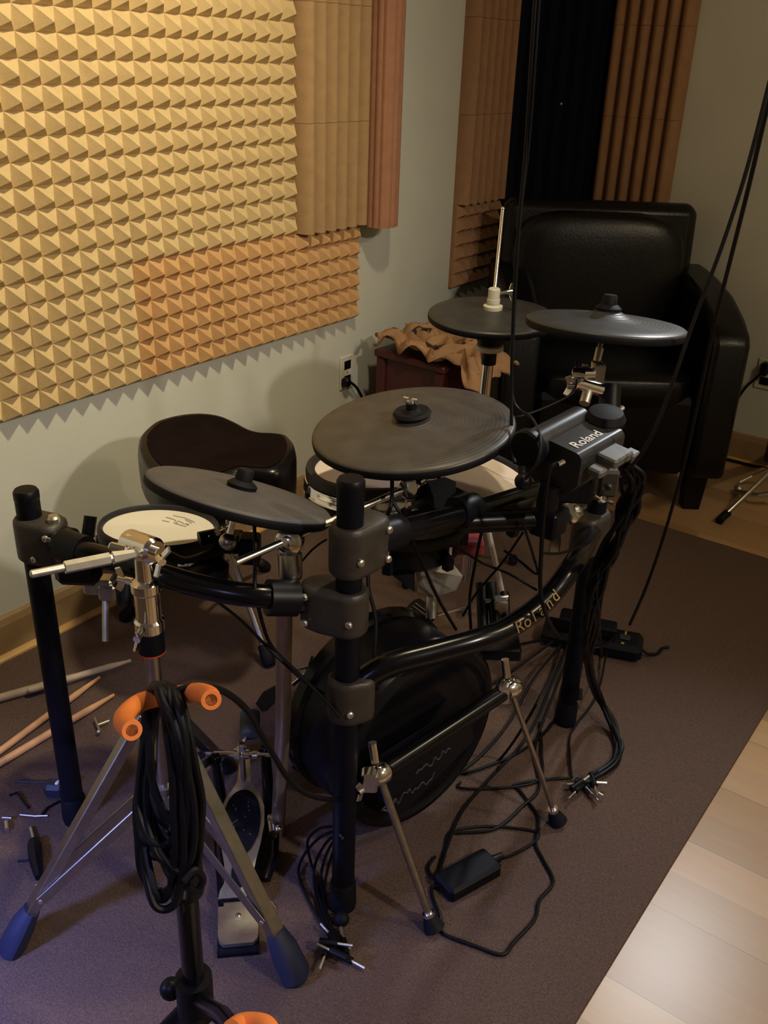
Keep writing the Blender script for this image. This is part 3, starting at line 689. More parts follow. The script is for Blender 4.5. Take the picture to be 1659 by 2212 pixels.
# tom holder loops under left pad
th = thing('tom_holder', A(440, 1200, d=1.6), 'black and chrome arm curving under the leftmost drum pad', 'drum pad holder')
mb = MB(); mb.tube(spline([A(360, 1200, d=1.58), A(400, 1215, d=1.575), A(450, 1200, d=1.58), A(490, 1175, d=1.60), A(500, 1165, d=1.61)], 8), .010, 14); mb.build('arm', blk_plas, th)
mb = MB(); mb.tube(spline([A(385, 1220, d=1.57), A(420, 1216, d=1.57), A(455, 1196, d=1.58), A(470, 1180, d=1.59)], 8), .004, 10); mb.build('chrome_rod', chrome, th)
mb = MB(); mb.lathe([(.03, 0), (.034, .01), (.034, .035), (.02, .045), (0, .046)], A(450, 1260, d=1.60), Vector((-.02, .12, 1)), 28); mb.build('holder_cup', blk_plas, th)
# right crash mount
rm = thing('cymbal_mount', A(1265, 880, d=1.75), 'brass-toned chrome tilter and rod below the edge-on cymbal pad', 'cymbal arm')
n3 = Vector(crR_n).normalized(); q1 = A(1297, 745, d=1.82)
mb = MB(); mb.tube([crR-n3*.004, A(1294, 755, d=1.82)], .0045, 12); mb.tube([A(1296, 752, d=1.82), A(1288, 785, d=1.82)], .0075, 12); mb.lathe([(.010, 0), (.011, .012), (.009, .014), (.0, .014)], A(1288, 795, d=1.82), (0, 0, 1), 16); mb.build('rod', steel, rm)
mb = MB(); mb.box(A(1292, 808, d=1.82), (.022, .03, .045), RC, .004); mb.build('tilter_bracket', chrome_d, rm)
mb = MB(); mb.tube([A(1243, 806, d=1.80), A(1290, 806, d=1.82)], .012, 14); mb.tube([A(1246, 826, d=1.80), A(1298, 842, d=1.82)], .013, 14); mb.lathe([(.0, -.012), (.015, -.012), (.017, 0), (.015, .012), (0, .012)], A(1250, 812, d=1.80), Vector((1, .4, 0)), 20); mb.build('tilter', chrome, rm)
mb = MB(); wing(mb, A(1237, 834, d=1.79), (-.8, -.5, 0), (0, 0, 1)); mb.tube([A(1258, 788, d=1.81), A(1270, 790, d=1.81)], .003, 8); mb.build('wing_bolt', chrome, rm)
mb = MB(); mb.tube([A(1270, 845, d=1.81), A(1262, 872, d=1.80)], .010, 14); mb.build('lower_rod', steel, rm)
mb = MB(); mb.tube([A(1318, 835, d=1.84), A(1316, 885, d=1.83)], .021, 18); mb.build('black_sleeve', blk_plas, rm)
mb = MB(); mb.tube([A(1310, 885, d=1.83), A(1306, 912, d=1.82)], .014, 16); mb.tube([A(1318, 900, d=1.83), A(1345, 880, d=1.84)], .006, 10); mb.tube([A(1330, 905, d=1.83), A(1335, 935, d=1.83)], .009, 10); mb.build('collar', steel, rm)

# ------------------------------------------------------------------ hi-hat stand
glint_c = mat('chrome_painted_highlight', (0.92, 0.90, 0.84), 0.35, metal=0.35)  # highlight along one chrome leg put into a pale, less metallic colour
bright = mat('polished_steel', (0.95, 0.93, 0.88), 0.24, metal=1.0)
hs = thing('hi_hat_stand', (hhc.x, hhc.y, CARP), 'chrome hi-hat stand with tall rod standing behind the kit', 'hi-hat stand')
hn = Vector(hh_n).normalized(); base = Vector((-1.10, 1.92, CARP))
top = A(1086, 451, d=2.20)
mb = MB(); mb.tube([hhc+hn*.01, top], .0042, 12); mb.ball(top, .0050); mb.build('pull_rod', chrome, hs)
cz = hhc+hn*.012
mb = MB(); mb.lathe([(.0, -.004), (.022, -.004), (.023, .006), (.017, .008), (.014, .009), (.014, .045), (.012, .047), (0, .047)], cz, hn, 24); mb.lathe([(.0155, .013), (.0155, .022)], cz, hn, 24); mb.build('clutch', white_pl, hs)
mb = MB(); wing(mb, cz+hn*.035+Vector((.028, .02, .004)), (.8, .55, .1), (0, 0, 1)); mb.tube([cz+hn*.033, cz+hn*.036+Vector((.03, .022, .004))], .004, 8); mb.build('clutch_wing', chrome, hs)
mb = MB(); mb.lathe([(.035, -.016), (.036, -.055), (.030, -.075), (0, -.076)], hhc, hn, 28); mb.build('sensor_housing', blk_plas, hs)
mb = MB(); mb.lathe([(.029, -.077), (.033, -.079), (.033, -.089), (.029, -.091), (0, -.092)], hhc, hn, 28); mb.build('felt_ring', white_pl, hs)
pl_ = hhc-hn*.09
mb = MB(); mb.tube([pl_, base+Vector((0, 0, .14))], .0135, 18); mb.build('pole', chrome, hs)
mb = MB(); mb.tube([pl_, pl_-hn*.035], .018, 18); mb.build('memory_lock', blk_plas, hs)
hub = base+Vector((0, 0, .14))
for (fx, fy, s0) in ((A(1108, 1212, z=.02), None, 0), (A(1098, 1345, z=.02), None, 1), (Vector((-1.33, 1.98, .02)), None, 2)):
    mb = MB(); st = hub+Vector((0, 0, .26)); 
    if s0 == 1: st = A(1052, 1135, d=2.15)
    mb.tube([st, fx+Vector((0, 0, .01))], .008 if s0 == 1 else .007, 10, flat=((0, 0, 1), .8)); lg = mb.build('leg', glint_c if s0 == 1 else chrome, hs)
    mb = MB(); mb.lathe([(.010, 0), (.014, .004), (.014, .022), (.009, .030), (0, .03)], fx-Vector((0, 0, .01)), (0, 0, 1), 14); mb.build('rubber_foot', blk_rub, lg)
# footboard
def foot_board(owner, h0, h1, wd0, wd1, material, zup=(0, 0, 1), th_=0.006, name='footboard'):
    f_ = (h1-h0); s_ = f_.cross(Vector(zup)).normalized(); n = 14; L_ = []; R_ = []
    for i in range(n+1):
        t = i/n; w_ = wd0+(wd1-wd0)*t; w_ *= (1-.25*max(0, (t-.85)/.15)**2) if t > .85 else 1
        L_.append(h0+f_*t-s_*w_/2); R_.append(h0+f_*t+s_*w_/2)
    return MB().prism(L_+list(reversed(R_)), Vector(zup)*th_).build(name, material, owner)
foot_board(hs, A(850, 1385, z=.03), A(925, 1310, z=.10), .085, .10, blk_plas)
mb = MB()
h0, h1 = A(850, 1385, z=.038), A(925, 1310, z=.108); f_ = h1-h0; s_ = f_.cross(Vector((0, 0, 1))).normalized()
for i in range(12): mb.tube([h0+f_*(i+.7)/13-s_*.040, h0+f_*(i+.7)/13+s_*.040], .0016, 6)
mb.build('footboard_ribs', chrome_d, hs)
# clear bracket plate and post in the middle of the kit
br = thing('acrylic_bracket', A(955, 1270, d=1.9), 'clear angled plate on a grey rod, seen through the middle of the rack', 'bracket')
mb = MB(); mb.prism([A(898, 1228, d=1.86), A(975, 1213, d=1.90), A(1000, 1245, d=1.90), A(985, 1275, d=1.88), A(930, 1292, d=1.86), A(902, 1278, d=1.86)], Vector(fwd)*.006); mb.build('plate', clear, br)
mb = MB(); mb.tube([A(924, 1160, d=1.9), A(928, 1215, d=1.9)], .010, 12); mb.build('post', chrome_d, br); mb = MB(); mb.tube([A(933, 1288, d=1.88), A(932, 1335, d=1.88)], .013, 12); mb.build('post', chrome_d, br)
mb = MB(); mb.prism([A(820, 1225, d=1.8), A(860, 1210, d=1.8), A(896, 1228, d=1.8), A(896, 1280, d=1.8), A(872, 1262, d=1.8), A(842, 1238, d=1.8)], Vector(fwd)*.05); mb.build('black_arm', blk_plas, br)
mb = MB(); mb.box(A(1012, 1175, d=1.95), (.06, .05, .03), RC, .004); mb.build('red_clip', mat('dull_red', (.22, .02, .03), .5), br)

# ------------------------------------------------------------------ kick drum pad
b1_ = A(818, 1672, z=.30); b2_ = A(1102, 1486, z=.33)
kd = thing('kick_drum_pad', ((b1_+b2_)/2-Vector((.15, 0, 0))).to_2d().to_3d()+Vector((0, 0, CARP)), 'black kick drum pad with chrome spurs standing low in the middle of the kit', 'kick drum')
bd = (b2_-b1_); bu = bd.normalized(); bn = bu.cross(Vector((0, 0, 1))).normalized()
if bn.x < 0: bn = -bn
mc = (b1_+b2_)/2
mb = MB(); mb.tube([b1_+bu*.02, b2_-bu*.005], .016, 20); mb.build('front_bar', blk, kd)
# drum body: short wide cylinder with its head towards the pedals
cc = mc-bn*.15; cc.z = .25
mb = MB(); mb.lathe([(0, -.10), (.16, -.10), (.185, -.092), (.19, -.07), (.19, .06), (.185, .085), (.17, .092), (.16, .085), (0, .08)], cc, bn, 56); mb.build('shell', blk_plas, kd)
mb = MB(); mb.lathe([(.191, .05), (.199, .055), (.199, .078), (.191, .085)], cc, bn, 56); mb.lathe([(.191, -.085), (.199, -.08), (.199, -.058), (.191, -.052)], cc, bn, 56); mb.build('hoop', blk, kd)
# lower front panel with lettering
pa, pb = b1_+bu*.03, b2_-bu*.09
lowp = [pa-bn*.02+Vector((0, 0, -.02)), pb-bn*.02+Vector((0, 0, -.02)), pb-bn*.00+Vector((0, 0, -.07)), pb-bu*.10-bn*.01+Vector((0, 0, -.12)), pa+bu*.04-bn*.01+Vector((0, 0, -.15)), pa-bn*.0+Vector((0, 0, -.10))]
mb = MB(); mb.prism(lowp, -bn*.03); mb.build('front_panel', blk_plas, kd)
up_ = Vector((0, 0, 1))
ctx = (pa+pb)/2+Vector((0, 0, -.050))+bn*.003-bu*.035
ctx2 = ctx+Vector((0, 0, -.038))-bu*.02
def squiggle(c, wdt, hgt, seedv, nn_):
    random.seed(seedv); pts = []
    for i in range(nn_): pts.append(c+bu*(wdt*(i/(nn_-1)-.5))+up_*(hgt*(random.random()-.5)))
    return spline(pts, 5)
mb = MB(); mb.tube(squiggle(ctx+bu*.03, .085, .016, 3, 14), .0014, 6); mb.tube(squiggle(ctx2-bu*.01, .13, .018, 5, 20), .0013, 6); mb.tube(squiggle(ctx2-bu*.055, .03, .02, 9, 7), .002, 6)
mb.build('front_panel_lettering', lett_g, kd)
random.seed(11)
for bp_, foot, nm in ((b1_, A(938, 2008, z=CARP), 0), (b2_, A(1205, 1778, z=CARP), 1)):
    mb = MB(); mb.lathe([(.0, -.015), (.017, -.013), (.021, -.004), (.021, .010), (.016, .018), (0, .019)], bp_, bu, 24)
    mb.box(bp_-bu*.02+up_*.0, (.028, .028, .04), RC, .004); mb.tube([bp_-bn*.01+up_*.02, bp_-bn*.02+up_*.055], .008, 12)
    wing(mb, bp_-bu*.035-up_*.012, -bu, up_); mb.build('spur_bracket', chrome, kd)
    d_ = (foot-bp_); 
    mb = MB(); mb.tube([bp_, bp_+d_*.93], .0055 if nm else .0075, 12); sp = mb.build('spur', chrome_d, kd)
    mb = MB(); mb.tube([bp_+d_*.90, bp_+d_*.94, foot+Vector((0, 0, .004))], .014, 14, r_fn=lambda t: .010+.010*t); mb.build('rubber_foot', blk_rub, sp)
    mb = MB(); mb.tube([bp_+d_*.885, bp_+d_*.905], .011, 14); mb.build('lock_nut', chrome, sp)
# tower behind centre (beater plate arms)
mb = MB(); mb.tube([A(1060, 1260, d=2.0), A(1075, 1390, d=1.95)], .012, 12); mb.tube([A(1090, 1280, d=2.0), A(1095, 1380, d=1.95)], .010, 12); mb.tube([A(1040, 1260, d=2.0), A(1045, 1390, d=1.96)], .012, 12)
hp = thing('hi_hat_pedal_frame', A(1070, 1390, d=1.95), 'black pedal side posts standing right of the hidden kick drum top', 'pedal')
mb.box(A(1070, 1395, d=1.95), (.10, .07, .03), RC, .004); mb.build('side_posts', blk_plas, hp)
mb = MB(); mb.tube([A(1048, 1300, d=1.98), A(1098, 1290, d=1.98)], .006, 10); mb.box(A(1080, 1310, d=1.98), (.03, .03, .04), RC, .003); mb.build('axle', chrome_d, hp)
mb = MB(); mb.tube([A(940, 1330, d=1.95), A(1005, 1312, d=1.98)], .0035, 8); mb.build('pull_rod', chrome, hp); mb = MB(); mb.tube([A(870, 1345, d=1.9), A(905, 1325, d=1.92)], .003, 8); mb.build('pull_rod', chrome, hp)

# ------------------------------------------------------------------ second pedal with striped footboard behind centre post
p2 = thing('kick_pedal', A(690, 1640, z=CARP), 'kick pedal with black ribbed footboard half hidden behind the centre post', 'pedal')
h0, h1 = A(775, 1665, z=.03), A(650, 1575, z=.09)
mb = MB(); f_ = h1-h0; s_ = f_.cross(up_).normalized()
out = []
for k in range(30):
    an = 2*math.pi*k/30; out.append(h0+f_*(.5+.52*math.cos(an))+s_*.043*math.copysign(abs(math.sin(an))**.6, math.sin(an)))
mb.prism(out, up_*.006); mb.build('footboard', blk_plas, p2)
mb = MB()
for i in range(11):
    t = (i+1)/12; pts = [h0+f_*(t+.03*math.sin(3.1*v))+s_*v*.038*math.sin(math.pi*min(t, 1-t)*1.0+.9)+up_*.008 for v in [-1, -.5, 0, .5, 1]]
    mb.tube(spline(pts, 4), .0022, 6)
mb.build('grip_ribs', mat('grey_ribs', (.10, .10, .10), .4), p2)
mb = MB(); mb.prism([h0+s_*.05+up_*-.018, h0-s_*.05+up_*-.018, h1-s_*.04+up_*-.078, h1+s_*.04+up_*-.078], up_*.006); mb.build('base_plate', blk_plas, p2)
mb = MB(); mb.tube([A(665, 1625, z=.012), A(730, 1672, z=.012)], .003, 8); mb.tube([h1+up_*0, h1+up_*-.07], .006, 8); mb.build('frame_rod', chrome, p2)
# linkage bits
mb = MB(); mb.tube([A(632, 1480, z=.30), A(668, 1450, z=.31), A(700, 1425, z=.31)], .004, 8)
mb.tube([A(640, 1448, z=.30), A(700, 1432, z=.30)], .003, 8); mb.tube([A(662, 1462, z=.30), A(675, 1420, z=.31)], .004, 8); mb.build('linkage', chrome, p2)
mb = MB(); mb.tube([A(700, 1425, z=.31), h1+up_*.01], .004, 8); mb.tube([A(800, 1580, z=.25), A(815, 1640, z=.2)], .006, 8)
mb.tube([h1, A(668, 1455, z=.30)], .004, 8); mb.build('beater_rod', chrome_d, p2)

# ------------------------------------------------------------------ foreground kick pedal
kp = thing('kick_pedal', A(520, 1950, z=CARP), 'unattached kick pedal with silver heel plate and oval black grip in the foreground', 'pedal')
hA, hB = A(515, 2050, z=.012), A(515, 1960, z=.022)
tA = A(527, 1660, z=.105)
f_ = (hB-hA); f_.z = 0; f_.normalize(); s_ = f_.cross(up_).normalized()      # s_ points viewer right
def fb(px, py, z): return A(px, py, z=z)
# base plate
e0 = hA-f_*.012; e1 = Vector(A(525, 1800, z=0.01)); e1 = Vector((e1.x, e1.y, 0))
b0 = Vector((e0.x, e0.y, CARP))
L_ = (e1-b0).dot(f_)
mb = MB(); mb.prism([b0-s_*.036, b0+s_*.036, b0+s_*.036+f_*.10, b0+s_*.050+f_*L_, b0-s_*.050+f_*L_, b0-s_*.036+f_*.10], up_*.008); mb.build('base_plate', blk_plas, kp)
mb = MB(); q = hA+up_*.006
pts = [(-.026, .0), (.026, 0), (.033, .008), (.035, .02), (.036, .078), (.026, .078), (.026, .088), (-.026, .088), (-.026, .078), (-.036, .078), (-.035, .02), (-.033, .008)]
mb.prism([q+s_*x+f_*y+up_*(.004*min(1, y/.03)) for x, y in pts], up_*.008); hpz = mb.build('heel_plate', steel, kp)
MB().lathe([(.005, 0), (.005, .002), (.003, .003), (0, .003)], q+f_*.055+up_*.012, up_, 14).build('screw', chrome_d, hpz)
MB().cyl(q+f_*.090-s_*.032+up_*.008, q+f_*.090+s_*.032+up_*.008, .006, n=14).build('hinge', blk, kp)
# footboard: waisted silver rim with black oval insert
g0 = q+f_*.094+up_*.010; g1 = A(527, 1690, z=.095); gf = g1-g0
prof_w = [(0, .036), (.06, .034), (.12, .027), (.20, .026), (.30, .030), (.45, .038), (.60, .043), (.75, .042), (.86, .033), (.93, .021), (1.0, .013), (1.22, .010)]
Lp = [g0+gf*t-s_*w_ for t, w_ in prof_w]; Rp = [g0+gf*t+s_*w_ for t, w_ in prof_w]
gn = s_.cross(gf).normalized()
if gn.z < 0: gn = -gn
MB().prism(Lp+list(reversed(Rp)), gn*.006).build('footboard', steel, kp)
ov = []
for k in range(40):
    an = 2*math.pi*k/40; ov.append(g0+gf*(.62+.29*math.cos(an))+s_*.0355*math.sin(an)*(1+.10*math.cos(an))+gn*.006)
MB().prism(ov, gn*.003).build('oval_grip', blk_rub, kp)
ov = []
for k in range(24):
    an = 2*math.pi*k/24; ov.append(g0+gf*(.19+.12*math.cos(an))+s_*.015*math.sin(an)+gn*.006)
MB().prism(ov, gn*.002).build('heel_slot', blk_rub, kp)
mb = MB(); random.seed(4)
for k in range(16):
    mb.ball(g0+gf*random.uniform(.42, .82)+s_*random.uniform(-.02, .02)+gn*.009, .0028, 8)
mb.build('grip_studs', mat('dark_stud', (.03, .03, .035), .3), kp)
# side posts, axle, hub, beater
pL, pR = A(478, 1800, z=.02), A(575, 1800, z=.02)
for a_, b_ in (((487, 1800), (466, 1640)), ((585, 1790), (573, 1620))):
    pa_ = A(*a_, z=.012); pb_ = A(*b_, z=.165)
    pb_ = Vector((pa_.x, pa_.y, 0))+Vector((0, 0, .19)) if False else pb_
    mb = MB(); mb.tube([pa_, pa_+(pb_-pa_)*.5, pb_], .013, 10, flat=(s_, 1.5), r_fn=lambda t: .013-.003*t); mb.ball(pb_, .013, 12); mb.build('side_post', blk, kp)
xa, xb = A(445, 1628, z=.168), A(590, 1630, z=.168)
mb = MB(); mb.tube([xa, xb], .0048, 6); mb.build('axle', chrome, kp)
hc = A(523, 1628, z=.168); 
mb = MB(); mb.lathe([(0, -.017), (.011, -.016), (.012, -.004), (.009, 0), (.012, .004), (.011, .014), (0, .015)], hc, (xb-xa), 20); mb.box(hc+up_*.016, (.016, .016, .02), RC, .003); mb.build('cam_hub', chrome, kp)
mb = MB(); mb.tube([A(545, 1632, z=.168), A(556, 1632, z=.168)], .011, 14); mb.build('bearing', chrome_d, kp)
mb = MB(); mb.tube([hc, A(530, 1592, z=.185)], .0042, 10); mb.build('beater_rod', chrome, kp)
mb = MB(); mb.tube([A(540, 1590, z=.19), A(540, 1540, z=.21)], .020, 20, flat=(s_, .8)); bh = mb.build('beater_head', mat('grey_felt', (.045, .05, .05), .9), kp)
mb = MB(); mb.prism([A(552, 1520, z=.2), A(566, 1498, z=.2), A(600, 1480, z=.2), A(600, 1512, z=.2), A(578, 1535, z=.2), A(566, 1538, z=.2)], Vector(fwd)*.022); mb.build('second_beater_head', blk_rub, kp)
mb = MB(); mb.tube([hc, A(526, 1680, z=.11)], .006, 10, flat=(s_, 2.2)); mb.build('drive_strap', steel, kp)
# spring and tension screws
mb = MB(); mb.cyl(A(585, 1765, z=.05), A(590, 1800, z=.05), .008, n=12); mb.build('spring', chrome, kp); MB().ball(A(601, 1790, z=.05), .008).build('tension_screw', chrome, kp); MB().ball(A(586, 1768, z=.06), .006).build('tension_screw', chrome, kp); mb = MB(); wing(mb, A(478, 1770, z=.05), -s_, up_, .012); mb.build('tension_wing', chrome, kp)
mb = MB(); mb.tube([A(592, 1780, z=.04), A(590, 1850, z=.03), A(572, 1900, z=.02)], .011, 10, flat=(s_, .7)); mb.build('side_rail', blk, kp)
mb = MB(); mb.tube([A(474, 1780, z=.03), A(478, 1850, z=.025), A(490, 1910, z=.02)], .009, 10, flat=(s_, .7)); mb.build('side_rail', blk, kp)

# ------------------------------------------------------------------ foreground boom stand
BP = Vector((-1.0, .785, 0)); BT = Z(BP, .743)
bs = thing('boom_cymbal_stand', Z(BP, CARP), 'chrome boom stand with empty hex rod pointing left, in the left foreground', 'cymbal stand')
mb = MB(); mb.tube([Z(BP, .20), Z(BP, .57)], .0125, 22); mb.build('lower_tube', chrome_d, bs)
mb = MB(); mb.lathe([(.0155, 0), (.0215, .002), (.0215, .036), (.0155, .038)], Z(BP, .565), up_, 28); mb.build('black_collar', blk_plas, bs)
mb = MB(); mb.lathe([(.0218, 0), (.0218, .0025)], Z(BP, .5645), up_, 28); mb.build('red_ring', red_pl, bs)
mb = MB(); mb.lathe([(.020, 0), (.023, .004), (.023, .020), (.0195, .024), (.0195, .070), (.023, .074), (.023, .088), (.014, .094), (0, .094)], Z(BP, .602), up_, 32); mb.build('height_sleeve', chrome, bs)
mb = MB(); wing(mb, Z(BP, .685)+Vector((-.035, -.012, 0)), (-.95, -.3, 0), (0, .1, 1), .016); mb.tube([Z(BP, .685), Z(BP, .685)+Vector((-.036, -.012, 0))], .006, 10)
mb.build('wing_bolt', chrome, bs); mb = MB(); wing(mb, Z(BP, .617)+Vector((.012, -.030, -.004)), (.4, -.9, -.1), (0.2, .1, 1), .018); mb.build('wing_bolt', chrome, bs)
mb = MB(); mb.tube([Z(BP, .69), Z(BP, .733)], .0145, 20); mb.build('upper_tube', chrome, bs)
th_ax = (A(340, 1200, d=1.36)-A(278, 1178, d=1.40)).normalized()
tc_ = BT+Vector((0, 0, .006))
mb = MB(); mb.lathe([(0, -.036), (.017, -.036), (.0205, -.032), (.0205, .026), (.016, .032), (0, .032)], tc_, th_ax, 28); mb.box(tc_-th_ax*.012+up_*.006, (.034, .026, .026), basis(up_, th_ax), .005); mb.build('boom_tilter', chrome, bs)
mb = MB(); wing(mb, A(345, 1208, d=1.345), th_ax+Vector((.2, -.4, -.2)), (.5, -.5, -.6), .020); mb.tube([tc_+th_ax*.028, tc_+th_ax*.042], .009, 14); mb.build('tilter_wing', chrome, bs); mb = MB(); mb.box(A(258, 1185, d=1.375), (.030, .012, .018), basis((.3, -.6, .7), (1, .2, .1)), .003); mb.build('tilter_wing', chrome, bs)
r0, r1 = A(68, 1240, d=1.27), A(290, 1196, d=1.345)
rd = (r1-r0)
mb = MB(); mb.tube([r0-rd.normalized()*.002, r0, r0+rd*.03, r0+rd*.33], .0058, 16, r_fn=lambda t: .0035 if t == 0 else .0058)
mb.tube([r0+rd*.31, r0+rd*.75], .0092, 6); mb.tube([r0+rd*.75, r0+rd*.78], .0065, 12); mb.tube([r0+rd*.78, r0+rd*1.0], .0092, 6, r_fn=lambda t: .0095-.003*t); mb.tube([r0+rd, tc_], .006, 10)
mb.build('boom_rod', steel, bs)
# double braced legs
ft = [A(25, 2040, z=CARP+.01), A(638, 2100, z=CARP+.01), Vector((-1.19, 1.10, CARP+.01))]
hubz, lowz = .45, .285
mb = MB(); mb.lathe([(.017, 0), (.022, .003), (.022, .030), (.017, .033)], Z(BP, hubz-.015), up_, 24); mb.build('leg_collar', chrome_d, bs)
mb = MB(); mb.lathe([(.016, 0), (.020, .003), (.020, .022), (.016, .025)], Z(BP, lowz-.01), up_, 24); mb.build('lower_collar', chrome_d, bs)
for i, f0 in enumerate(ft):
    o_ = Z(BP, hubz); dr = Vector((f0.x-BP.x, f0.y-BP.y, 0)).normalized(); st = o_+dr*.022
    sd = dr.cross(up_).normalized(); ax_ = (f0-st).normalized(); nn2 = sd.cross(ax_)
    Rl = Matrix((sd, nn2, ax_)).transposed()
    mb = MB(); L1 = (f0-st).length*.90; c_ = st+ax_*L1/2
    for s in (-1, 1): mb.box(c_+sd*s*.0115, (.003, .018, L1), Rl, .001)
    mb.box(c_+nn2*.0080, (.024, .0025, L1), Rl, .0008); lg = mb.build('leg', chrome_d, bs)
    mp_ = st+ax_*L1*.86; lo = Z(BP, lowz)+dr*.018; ax2 = (mp_-lo).normalized(); n4 = sd.cross(ax2); R4 = Matrix((sd, n4, ax2)).transposed()
    mb = MB(); L2 = (mp_-lo).length
    for s in (-1, 1): mb.box((lo+mp_)/2+sd*s*.0155, (.003, .020, L2), R4, .001)
    mb.build('leg_brace', chrome_d, bs)
    mb = MB(); mb.cyl(mp_-sd*.018, mp_+sd*.018, .004, n=10); mb.build('rivet', chrome, lg)
    mb = MB(); k0 = st+ax_*(L1*.93); mb.tube([k0, k0+ax_*.035, f0+ax_*.004-up_*.004, f0+ax_*.012-up_*.006], .016, 12, flat=(sd, .8), r_fn=lambda t: (.018, .026, .028, .020)[min(3, int(round(t*3)))])
    mb.build('rubber_foot', blue_f, lg)

# ------------------------------------------------------------------ guitar stand with orange foam yoke and cable coil
GP = Vector((-.66, .537, 0)); YZ = .783
gs = thing('guitar_stand', Z(GP, CARP), 'black guitar stand with orange foam covered yoke in the foreground', 'guitar stand')
ofs = Vector((.028, -.012, 0))
mb = MB(); mb.tube([Z(GP, .02), Z(GP, .50)], .0140, 20); mb.tube([Z(GP, .49), Z(GP, YZ-.02)], .009, 16); mb.build('upright', blk, gs)
mb = MB(); mb.tube([Z(GP, .495), Z(GP, .540)], .0215, 20); wing(mb, Z(GP, .52)+Vector((.02, -.022, 0)), (.6, -.7, 0), up_, .014); mb.build('height_clutch', blk_plas, gs)
mb = MB(); mb.tube([Z(GP, .27), Z(GP, .34)], .024, 20); mb.ball(Z(GP, .30)+Vector((-.035, -.01, 0)), .015); mb.build('leg_hub', blk_plas, gs)
for d_ in ((.12, .16), (.22, -.16), (-.18, -.12)):
    mb = MB(); mb.tube([Z(GP, .30), Vector((GP.x+d_[0]*.5, GP.y+d_[1]*.5, .14)), Vector((GP.x+d_[0], GP.y+d_[1], CARP+.01))], .010, 14); lg = mb.build('leg', blk, gs)
yk = [A(285, 1578, d=.93), A(268, 1562, d=.96), A(270, 1545, d=1.0), A(298, 1520, d=1.04), A(335, 1508, d=1.06), A(370, 1503, d=1.06), A(400, 1499, d=1.05), A(428, 1496, d=1.02), A(450, 1502, d=.98), A(456, 1512, d=.95)]
yk = spline(yk, 6)
mb = MB(); N = len(yk); mb.tube(yk, .0105, 20, cap=False)
# annular end faces
for e, nx_ in ((0, 1), (N-1, N-2)):
    t_ = (yk[e]-yk[nx_]).normalized(); mb.lathe([(.0060, .0), (.0062, .0008), (.0100, .0008), (.0105, 0)], yk[e], t_, 20)
mb.build('foam_yoke', orange_f, gs)
mb = MB(); mb.tube(yk, .0064, 16); mb.build('yoke_core_hollow_shade', blk_rub, gs)  # black core runs flush to the ends, painting the shade of the hollow
lf = spline([A(500, 2225, d=.98), A(520, 2212, d=1.0), A(545, 2209, d=1.0), A(575, 2216, d=.99), A(590, 2240, d=.98)], 6)
mb = MB(); mb.tube(lf, .0105, 16); mb.build('lower_foam_arm', orange_f, gs)
mb = MB(); mb.tube([Z(GP, .30), A(480, 2190, d=1.05), A(505, 2222, d=1.0)], .009, 14); mb.build('lower_arm', blk, gs)

cc_ = thing('coiled_cable', A(370, 1490, d=1.05), 'thick coil of black cable hung over the orange yoke', 'cable')
random.seed(21)
mb = MB()
def loop(cx_t, w_, bot, d0, tw, topy=1485):
    pts = []; zd = random.uniform(.8, 1.2)
    for k in range(18):
        an = 2*math.pi*k/18; xx = cx_t+w_*math.sin(an)*(0.55+.45*(1-math.cos(an))/2)+tw*(1-math.cos(an))/2
        yy = topy+(bot-topy)*(1-math.cos(an))/2
        dd_ = d0-.045*zd*math.sin(an)*(1+math.cos(an))*.6+random.uniform(-.004, .004)
        pts.append(A(xx+random.uniform(-3, 3), yy+random.uniform(-4, 4), d=dd_))
    pts.append(pts[0]); return spline(pts, 5)
for i in range(13):
    mb.tube(loop(345+random.uniform(-14, 26), random.uniform(38, 72), [1965, 1890, 1905, 1850, 1925, 1830, 1800, 1870, 1945, 1780, 1860, 1820, 1880][i], 1.045+random.uniform(-.018, .018), random.uniform(-18, 60), 1480+random.uniform(-5, 12)), .0046, 8)
mb.build('coils', cable_m, cc_)
mb = MB(); mb.tube(spline([A(365, 1500, d=1.03), A(395, 1488, d=1.03), A(430, 1484, d=1.04), A(480, 1492, d=1.08), A(530, 1530, d=1.14), A(560, 1580, d=1.2), A(590, 1630, d=1.28), A(625, 1685, d=1.36), A(670, 1718, d=1.44), A(740, 1730, d=1.62), A(860, 1735, z=.03), A(960, 1690, z=.02)], 8), .0042, 8)
mb.build('loose_end', cable_m, cc_)
mb = MB(); mb.tube(spline([A(395, 1905, d=1.03), A(420, 1880, d=1.04), A(438, 1900, d=1.05), A(425, 1925, d=1.05), A(405, 1915, d=1.04)], 6), .0045, 8); mb.build('knot', cable_m, cc_)

# ------------------------------------------------------------------ drum throne
dt = thing('drum_throne', Vector((-1.60, 1.50, CARP)), 'black saddle-shaped drum throne seat with brown velour top by the left wall', 'drum throne')
SZ = .60
outl = [(296, 965), (300, 940), (325, 915), (355, 903), (395, 895), (435, 893), (475, 899), (510, 914), (540, 930), (568, 938), (600, 940), (626, 946), (638, 965), (640, 988), (628, 1010), (600, 1026), (560, 1026), (520, 1022), (480, 1034), (430, 1045), (380, 1040), (335, 1020), (308, 992)]
ring = [A(x, y, z=SZ) for x, y in outl]
ring = spline(ring+[ring[0]], 4)[:-1]; n = len(ring); cen = sum(ring, Vector())/n
